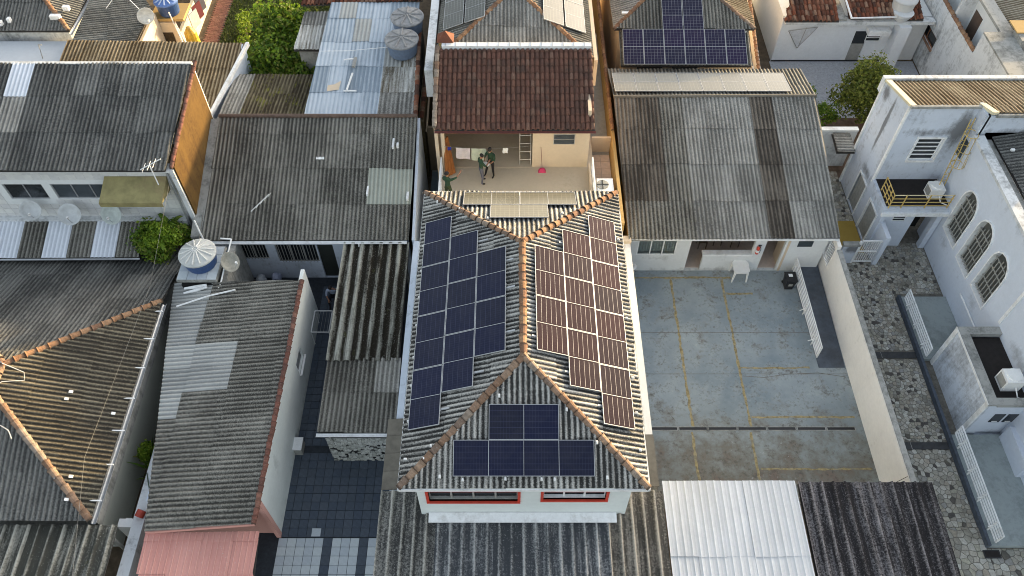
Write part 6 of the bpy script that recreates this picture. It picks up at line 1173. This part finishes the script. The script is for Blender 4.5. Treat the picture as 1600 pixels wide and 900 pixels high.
slope(b, [(HX + .75, Y0, 5.95), (HX + .75, Y1, 5.95), (26, Y1, 7.2), (26, Y0, 7.2)], (-1, 0), FIBD, sl=1.8); MB().box(HX + .4, 26, 25.35, 25.5, 0, 6.2).build('rear_wall', WHITED, b)
for k in range(9): MB().box(HX + 1.1 + (k % 3) * .55, HX + 1.25 + (k % 3) * .55, 24.3 - k * .8, 24.4 - k * .8, 6.12 + (k % 3) * .13, 6.20 + (k % 3) * .13).build('white_patch', TRIM, b)
MB().box(HX - .04, HX - .001, 18.0, 18.14, 2.7, 6.0).build('wall_pilaster', TRIM, b); pipe(b, [(HX - .05, 20.6, 1.25), (HX - .05, 17.9, 1.25)], .035, TRIM, 'wall_rail')
# annex
a_ = thing('flat_roof_annex', 'low pale blue annex with a black flat roof against the hall', 'annex', (18.7, 16.2, 0))
AB = m_plaster('speckled_blue_annex', (.62, .67, .74), mold=(.17, .175, .18), amt=.85, streak=.4)
MB().wall((17.85, 17.85), (17.85, 14.5), 0, 2.5, .18).build('left_wall', AB, a_); MB().wall((17.85 + .18, 14.5), (HX - .001, 14.5), 0, 2.4, .15, [(.4, 2.0, .02, 2.05)]).build('front_wall', BLUEC, a_); MB().box(18.03, HX - .002, 17.7, 17.85, 0, 2.4).build('rear_wall', AB, a_)
MB().box(17.80, 18.2, 14.42, 17.95, 2.502, 2.62).build('parapet_cap', GREYT, a_); MB().box(18.202, HX - .003, 14.42, 14.72, 2.41, 2.615).build('parapet_cap', GREYT, a_); MB().box(18.202, HX - .003, 17.6, 17.95, 2.41, 2.615).build('parapet_cap', GREYT, a_)
MB().box(17.785, 17.80, 14.42, 17.95, 2.52, 2.63).build('white_edge', TRIM, a_); MB().box(18.19, HX - .004, 14.72, 17.6, 2.2, 2.36).build('roof_membrane', ROOFBLK, a_)
MB().box(17.80, 17.849, 14.42, 14.62, 0, 2.5).build('corner_strip', TRIM, a_); MB().box(17.80, 17.849, 17.75, 17.95, 0, 2.5).build('corner_strip', TRIM, a_)
dr = MB().box(18.45, 20.0, 14.56, 14.6, .02, 2.03).build('door', BLUEC, a_)
for x in (18.58, 19.1): MB().box(x, x + .42, 14.54, 14.559, 1.0, 1.62).build('door_pane', GLASSD, dr); MB().box(x + .1, x + .3, 14.52, 14.539, 1.06, 1.10).build('handle', TRIM, dr)
acunit('white air conditioner unit on the black annex roof at the right edge', 18.95, 15.45, 2.37, 1.05)
# ramps with railings
RG = m_plaster('green_grey_ramp', (.32, .36, .36), (.18, .205, .205), .8, streak=.2)
r1 = struct('ramp', MB().box(17.42, HX - .01, 17.96, 21.25, 0, .16), RG); r2 = struct('ramp', MB().box(17.42, 21, 9.95, 14.4, 0, .22), RG)
struct('kerb', MB().box(17.30, 17.419, 9.95, 21.25, 0, .28), m_simple('dark_kerb', (.07, .085, .11), .7, var=.3))
railing('white pipe railing along the far ramp before the annex', 17.50, 17.95, 21.0, .2, 1.0, 5, 3, r=.034, brace=-.6); railing('longer white pipe railing along the near ramp at the right edge', 17.50, 10.0, 14.35, .25, 1.05, 5, 4, r=.034, brace=-.6)
hl = thing('low_wall', 'white low wall end at the right edge below the annex', 'wall', (19.8, 13.5, 0)); MB().box(19.3, 19.5, 12.6, 14.3, .221, 1.1).build('wall_body', BLUEC, hl)
# crazy paving
pv = struct('stone_paving', MB().box(14.31, 22, 5.5, 28.5, -.05, .008), GROUT)
reg = [(14.35, 7.5, 3.0, 3.2, .235, 1), (14.35, 10.7, 2.93, 3.6, .185, 2), (14.35, 14.3, 2.93, 7.2, .155, 3), (14.35, 21.5, 5.1, 3.0, .155, 4), (17.35, 7.5, 4.0, 2.42, .235, 5), (14.6, 24.5, 2.0, 4.8, .17, 6)]
stones(pv, reg, STONE, lambda x, y, hh: (x, y, .008 + hh * .8), .028, .014, near=lambda c: c[1], rest='far_paving_stones', skip=lambda c: (13.85 < c[1] < 14.18 or 18.05 < c[1] < 18.45) and c[0] < 17.4)
for y in (13.85, 18.08): MB().box(14.4, 17.28, y, y + .3, 0, .045).build('drain_cover', m_simple('dark_drain_cover', (.04, .042, .045), .7, var=.3), pv); MB().box(15.8, 15.82, y, y + .3, .045, .048).build('joint', GREYT, pv)
mt = thing('door_mat', 'small dark mat at the foot of the near ramp', 'mat', (17.5, 9.7, .04)); MB().box(17.15, 17.75, 9.55, 9.85, .04, .06).build('mat_body', BLACK, mt); MB().box(17.2, 17.7, 9.6, 9.8, .061, .068).build('ribs', ROOFBLK, mt)
yv = struct('yellow_floor', MB().box(15.3, 16.6, 23.9, 25.9, 0, .05), m_plaster('yellow_moss_floor', (.36, .25, .06), (.15, .12, .03), .4))
gt = thing('white_gate', 'small white barred gate between pale blue posts by the stone paving', 'gate', (16.3, 23.3, 0))
MB().box(15.1, 15.75, 23.3, 23.45, 0, 1.25).build('side_panel', BL_, gt); MB().box(15.05, 15.8, 23.25, 23.5, 1.252, 1.35).build('panel_cap', GREYT, gt); MB().box(16.75, 16.95, 23.2, 24.3, 0, 1.9).build('post', BLUEC, gt); MB().box(15.76, 15.84, 23.3, 23.4, 0, 1.5).build('post', TRIM, gt)
for k in range(9): MB().box(15.88 + k * .1, 15.905 + k * .1, 23.33, 23.36, .08, 1.55).build('bar', TRIM, gt)
for z in (.08, .8, 1.52): MB().box(15.85, 16.74, 23.32, 23.37, z, z + .05).build('cross_bar', TRIM, gt)

# ================================================================== PEOPLE
def person(label, at, yaw, J, cols, extra=None):
    """one continuous skinned figure; J: joint name -> local position (x right, y forward, z up), metres"""
    t = thing('person', label, 'person', at); t.rotation_euler = (0, 0, yaw); WL[t] = Vector((0, 0, 0))
    V = []; E = []; RD = []; I = {}
    def add(n, p, r): I[n] = len(V); V.append(Vector(p)); RD.append(r)
    Rr = dict(pelvis=.125, waist=.115, chest=.135, neck0=.075, neck=.05, head=.075, crown=.085, shL=.07, shR=.07, elL=.043, elR=.043, wrL=.028, wrR=.028, paL=.034, paR=.034, hipL=.09, hipR=.09, knL=.062, knR=.062, anL=.04, anR=.04, toL=.035, toR=.035)
    for n, r in Rr.items(): add(n, J[n], r)
    for a, c_ in (('pelvis', 'waist'), ('waist', 'chest'), ('chest', 'neck0'), ('neck0', 'neck'), ('neck', 'head'), ('head', 'crown'), ('chest', 'shL'), ('chest', 'shR'), ('shL', 'elL'), ('elL', 'wrL'), ('wrL', 'paL'), ('shR', 'elR'), ('elR', 'wrR'), ('wrR', 'paR'), ('pelvis', 'hipL'), ('pelvis', 'hipR'), ('hipL', 'knL'), ('knL', 'anL'), ('anL', 'toL'), ('hipR', 'knR'), ('knR', 'anR'), ('anR', 'toR')): E.append((I[a], I[c_]))
    for s in 'LR':
        d = (J['pa' + s] - J['wr' + s]).normalized(); sd = d.cross(Vector((0, 0, 1)) if abs(d.z) < .9 else Vector((0, 1, 0))).normalized(); dn = d.cross(sd)
        for k, (o_, L) in enumerate(((-.028, .075), (-.010, .085), (.010, .08), (.028, .062))):
            b0 = J['pa' + s] + sd * o_; add(f'f{s}{k}a', b0 + d * L * .55, .0095); add(f'f{s}{k}b', b0 + d * L * .9 + dn * .025, .008); E.append((I['pa' + s], I[f'f{s}{k}a'])); E.append((I[f'f{s}{k}a'], I[f'f{s}{k}b']))
        add(f'f{s}ta', J['wr' + s].lerp(J['pa' + s], .6) - sd * .045, .011); add(f'f{s}tb', J['pa' + s] - sd * .062 + d * .03, .009); E.append((I['wr' + s], I[f'f{s}ta'])); E.append((I[f'f{s}ta'], I[f'f{s}tb']))
    me = bpy.data.meshes.new('body'); me.from_pydata(V, E, []); o = bpy.data.objects.new('body_base', me); COL.objects.link(o)
    md = o.modifiers.new('s', 'SKIN'); md.use_smooth_shade = True
    for k, v in enumerate(me.skin_vertices[0].data): v.radius = (RD[k], RD[k] * (.72 if k in (I['pelvis'], I['waist'], I['chest']) else 1)); v.use_root = (k == I['pelvis'])
    sb = o.modifiers.new('d', 'SUBSURF'); sb.levels = sb.render_levels = 1
    dg = bpy.context.evaluated_depsgraph_get(); bm_ = bpy.data.meshes.new_from_object(o.evaluated_get(dg)); bpy.data.objects.remove(o)
    for c_ in cols: bm_.materials.append(c_)
    zone = {'sh': [('neck0', 'chest'), ('chest', 'waist'), ('chest', 'shL'), ('chest', 'shR'), ('shL', 'elL'), ('shR', 'elR')], 'tr': [('waist', 'pelvis'), ('pelvis', 'hipL'), ('pelvis', 'hipR'), ('hipL', 'knL'), ('hipR', 'knR'), ('knL', 'anL'), ('knR', 'anR')], 'sk': [('neck', 'head'), ('head', 'crown'), ('elL', 'wrL'), ('elR', 'wrR'), ('wrL', 'paL'), ('wrR', 'paR')], 'fo': [('anL', 'toL'), ('anR', 'toR')]}
    def dist(p, a, c_): ab = c_ - a; s = max(0, min(1, (p - a).dot(ab) / max(ab.length_squared, 1e-9))); return (p - a - ab * s).length
    ids = {'sk': 0, 'sh': 1, 'tr': 2, 'fo': 3}
    for f in bm_.polygons: c = f.center; f.material_index = ids[min(((dist(c, J[a], J[q]) - {'sh': .03, 'tr': .02}.get(z, 0), z) for z, L in zone.items() for a, q in L))[1]]; f.use_smooth = True
    bm_.name = 'body'; ob = bpy.data.objects.new('body', bm_); COL.objects.link(ob); ob.parent = t
    hd = J['head'].lerp(J['crown'], .55); fw = J['face']; upv = (J['crown'] - J['head']).normalized(); sd = fw.cross(upv).normalized()
    def ell(nm, c, r, mat_, n=12): m = MB(); m.lathe((0, 0, 0), [(max(.001, math.sin(math.pi * k / 7)), -math.cos(math.pi * k / 7)) for k in range(8)], n); B = Matrix((sd * r[0], fw * r[1], upv * r[2])).transposed(); m.v = [tuple(Vector(c) + B @ Vector(p)) for p in m.v]; o2 = m.build(nm, mat_, None, True); o2.parent = t
    ell('hair', hd + upv * .045 - fw * .022, (.092, .105, .085), cols[4]); ell('nose', hd + fw * .105 - upv * .02, (.014, .02, .022), cols[0], 8)
    for s in (-1, 1): ell('eye', hd + fw * .088 + sd * s * .033 + upv * .01, (.013, .01, .009), TRIM, 8); ell('ear', hd + sd * s * .092 - upv * .01, (.012, .025, .035), cols[0], 8)
    ell('mouth', hd + fw * .09 - upv * .065, (.026, .01, .008), REDP, 8)
    if extra: extra(t)
    return t
def joints(**kw):
    J = dict(pelvis=(0, 0, .95), waist=(0, .01, 1.1), chest=(0, .01, 1.30), neck0=(0, 0, 1.45), neck=(0, .01, 1.53), head=(0, .03, 1.60), crown=(0, .03, 1.70), shL=(-.19, 0, 1.40), shR=(.19, 0, 1.40), elL=(-.25, -.02, 1.12), elR=(.25, -.02, 1.12), wrL=(-.24, .08, .88), wrR=(.24, .08, .88), paL=(-.24, .10, .80), paR=(.24, .10, .80), hipL=(-.10, 0, .90), hipR=(.10, 0, .90), knL=(-.12, .03, .50), knR=(.12, .03, .50), anL=(-.13, -.02, .08), anR=(.13, -.02, .08), toL=(-.14, .14, .035), toR=(.14, .14, .035), face=(0, 1, -.15))
    J.update(kw); J = {k: Vector(v) for k, v in J.items()}; J['face'].normalize(); return J
GREENS = m_simple('dark_green_shirt', (.022, .055, .030), .9, var=.25); BLKTR = m_simple('black_trousers', (.012, .012, .014), .9); BRTR = m_simple('grey_blue_trousers', (.10, .10, .13), .9, var=.3); SHOE = m_simple('dark_shoes', (.012, .011, .010), .7); LBS = m_simple('light_blue_shirt', (.38, .44, .56), .9); DKSH = m_simple('dark_shorts', (.02, .02, .025), .9); OLV = m_simple('olive_green_trousers', (.035, .05, .02), .9)
def clip(t):
    for nm, mb, mt in (('clipboard', MB().box(-.16, .16, .28, .5, 1.09, 1.10), TRIM), ('paper', MB().box(-.14, .14, .30, .48, 1.101, 1.104), PIPE)): o = mb.build(nm, mt); o.parent = t
person('person in green shirt and grey trousers, left of the pair on the terrace', (-1.38, 25.55, 3.0), R(-70), joints(elR=(.22, .16, 1.18), wrR=(.08, .34, 1.24), paR=(.02, .40, 1.28), wrL=(-.22, .16, .9), paL=(-.22, .2, .83), head=(0, .06, 1.59), crown=(0, .08, 1.69), face=(0, 1, -.5), knL=(-.13, .06, .5), anL=(-.16, .1, .08), toL=(-.17, .26, .035)), [SKIN, GREENS, BRTR, SHOE, HAIR])
person('person in green shirt and black trousers holding white papers on the terrace', (-.95, 26.0, 3.0), R(150), joints(elL=(-.25, .1, 1.15), elR=(.25, .1, 1.15), wrL=(-.13, .3, 1.08), wrR=(.13, .3, 1.08), paL=(-.08, .36, 1.07), paR=(.08, .36, 1.07), head=(0, .06, 1.59), crown=(0, .09, 1.69), face=(0, 1, -.6), anR=(.24, .1, .08), knR=(.17, .08, .5), toR=(.28, .25, .035)), [SKIN, GREENS, BLKTR, SHOE, HAIR], clip)
person('person in dark green shirt with raised arm at the left rail of the terrace', (-2.8, 24.45, 3.0), R(-30), joints(elL=(-.24, .06, 1.15), wrL=(-.05, .22, 1.1), paL=(.02, .26, 1.08), elR=(.38, .16, 1.50), wrR=(.45, .34, 1.66), paR=(.45, .40, 1.70), face=(.4, 1, .1)), [SKIN, GREENS, OLV, SHOE, HAIR])
st = thing('low_stool', 'low dark stool under the person in the light blue shirt', 'stool', (-7.95, 21.2, .04)); MB().box(-8.15, -7.75, 21.0, 21.35, .36, .40).build('seat', BLACK, st)
for dx in (-.16, .16):
    for dy in (-.13, .13): MB().box(-7.95 + dx - .02, -7.95 + dx + .02, 21.18 + dy - .02, 21.18 + dy + .02, .04, .359).build('leg', BLACK, st)
person('person in light blue shirt sitting with raised hand before the dark doorway', (-7.95, 21.15, .04), R(180), joints(pelvis=(0, 0, .47), waist=(0, .04, .62), chest=(0, .1, .82), neck0=(0, .13, .96), neck=(0, .16, 1.03), head=(0, .2, 1.09), crown=(0, .22, 1.19), shL=(-.19, .11, .92), shR=(.19, .11, .92), elL=(-.36, .2, .98), wrL=(-.22, .26, 1.16), paL=(-.15, .26, 1.2), elR=(.25, .24, .68), wrR=(.14, .42, .58), paR=(.12, .48, .56), hipL=(-.1, .04, .46), hipR=(.1, .04, .46), knL=(-.15, .44, .50), knR=(.15, .44, .50), anL=(-.15, .42, .08), anR=(.15, .42, .08), toL=(-.16, .58, .035), toR=(.16, .58, .035), face=(0, 1, -.3)), [SKIN, LBS, DKSH, SHOE, HAIR])
# ================================================================== OVERHEAD WIRES
for k, (pts_, lb) in enumerate((([(-12.9, 6.0, 4.6), (-14.3, 11.5, 4.3), (-14.3, 19, 3.9), (-14.0, 23.1, 5.6)], 'thin cable sagging from the tiled facade over the near left roofs'), ([(-17.5, 36.5, 3.9), (-16.9, 35, 2.5), (-16.4, 33.9, 4.6)], 'thin cable by the top left yard'))): tag(MB().tube(pts_, .006, 4).build('overhead_wire', WIRE), lb, 'wire')
# aerial on the tiled facade house corner
an = thing('tv_antenna', 'white aerial on the corner of the tiled facade house eave', 'antenna', (-14.3, 23.0, 6.2)); MB().tube([(-14.9, 23.0, 6.35), (-14.0, 23.2, 6.75)], .02, 5).build('boom', PIPE, an); MB().tube([(-14.5, 23.1, 6.5), (-14.4, 22.9, 5.6)], .025, 5).build('mast', PIPE, an)
for k in range(3): MB().tube([(-14.75 + k * .25, 22.8, 6.4 + k * .12), (-14.75 + k * .25, 23.3, 6.42 + k * .12)], .012, 4).build('element', PIPE, an)
# prototypes without a place are not left behind
for o in list(COL.objects):
    if o.type == 'EMPTY' and not o.children: bpy.data.objects.remove(o)
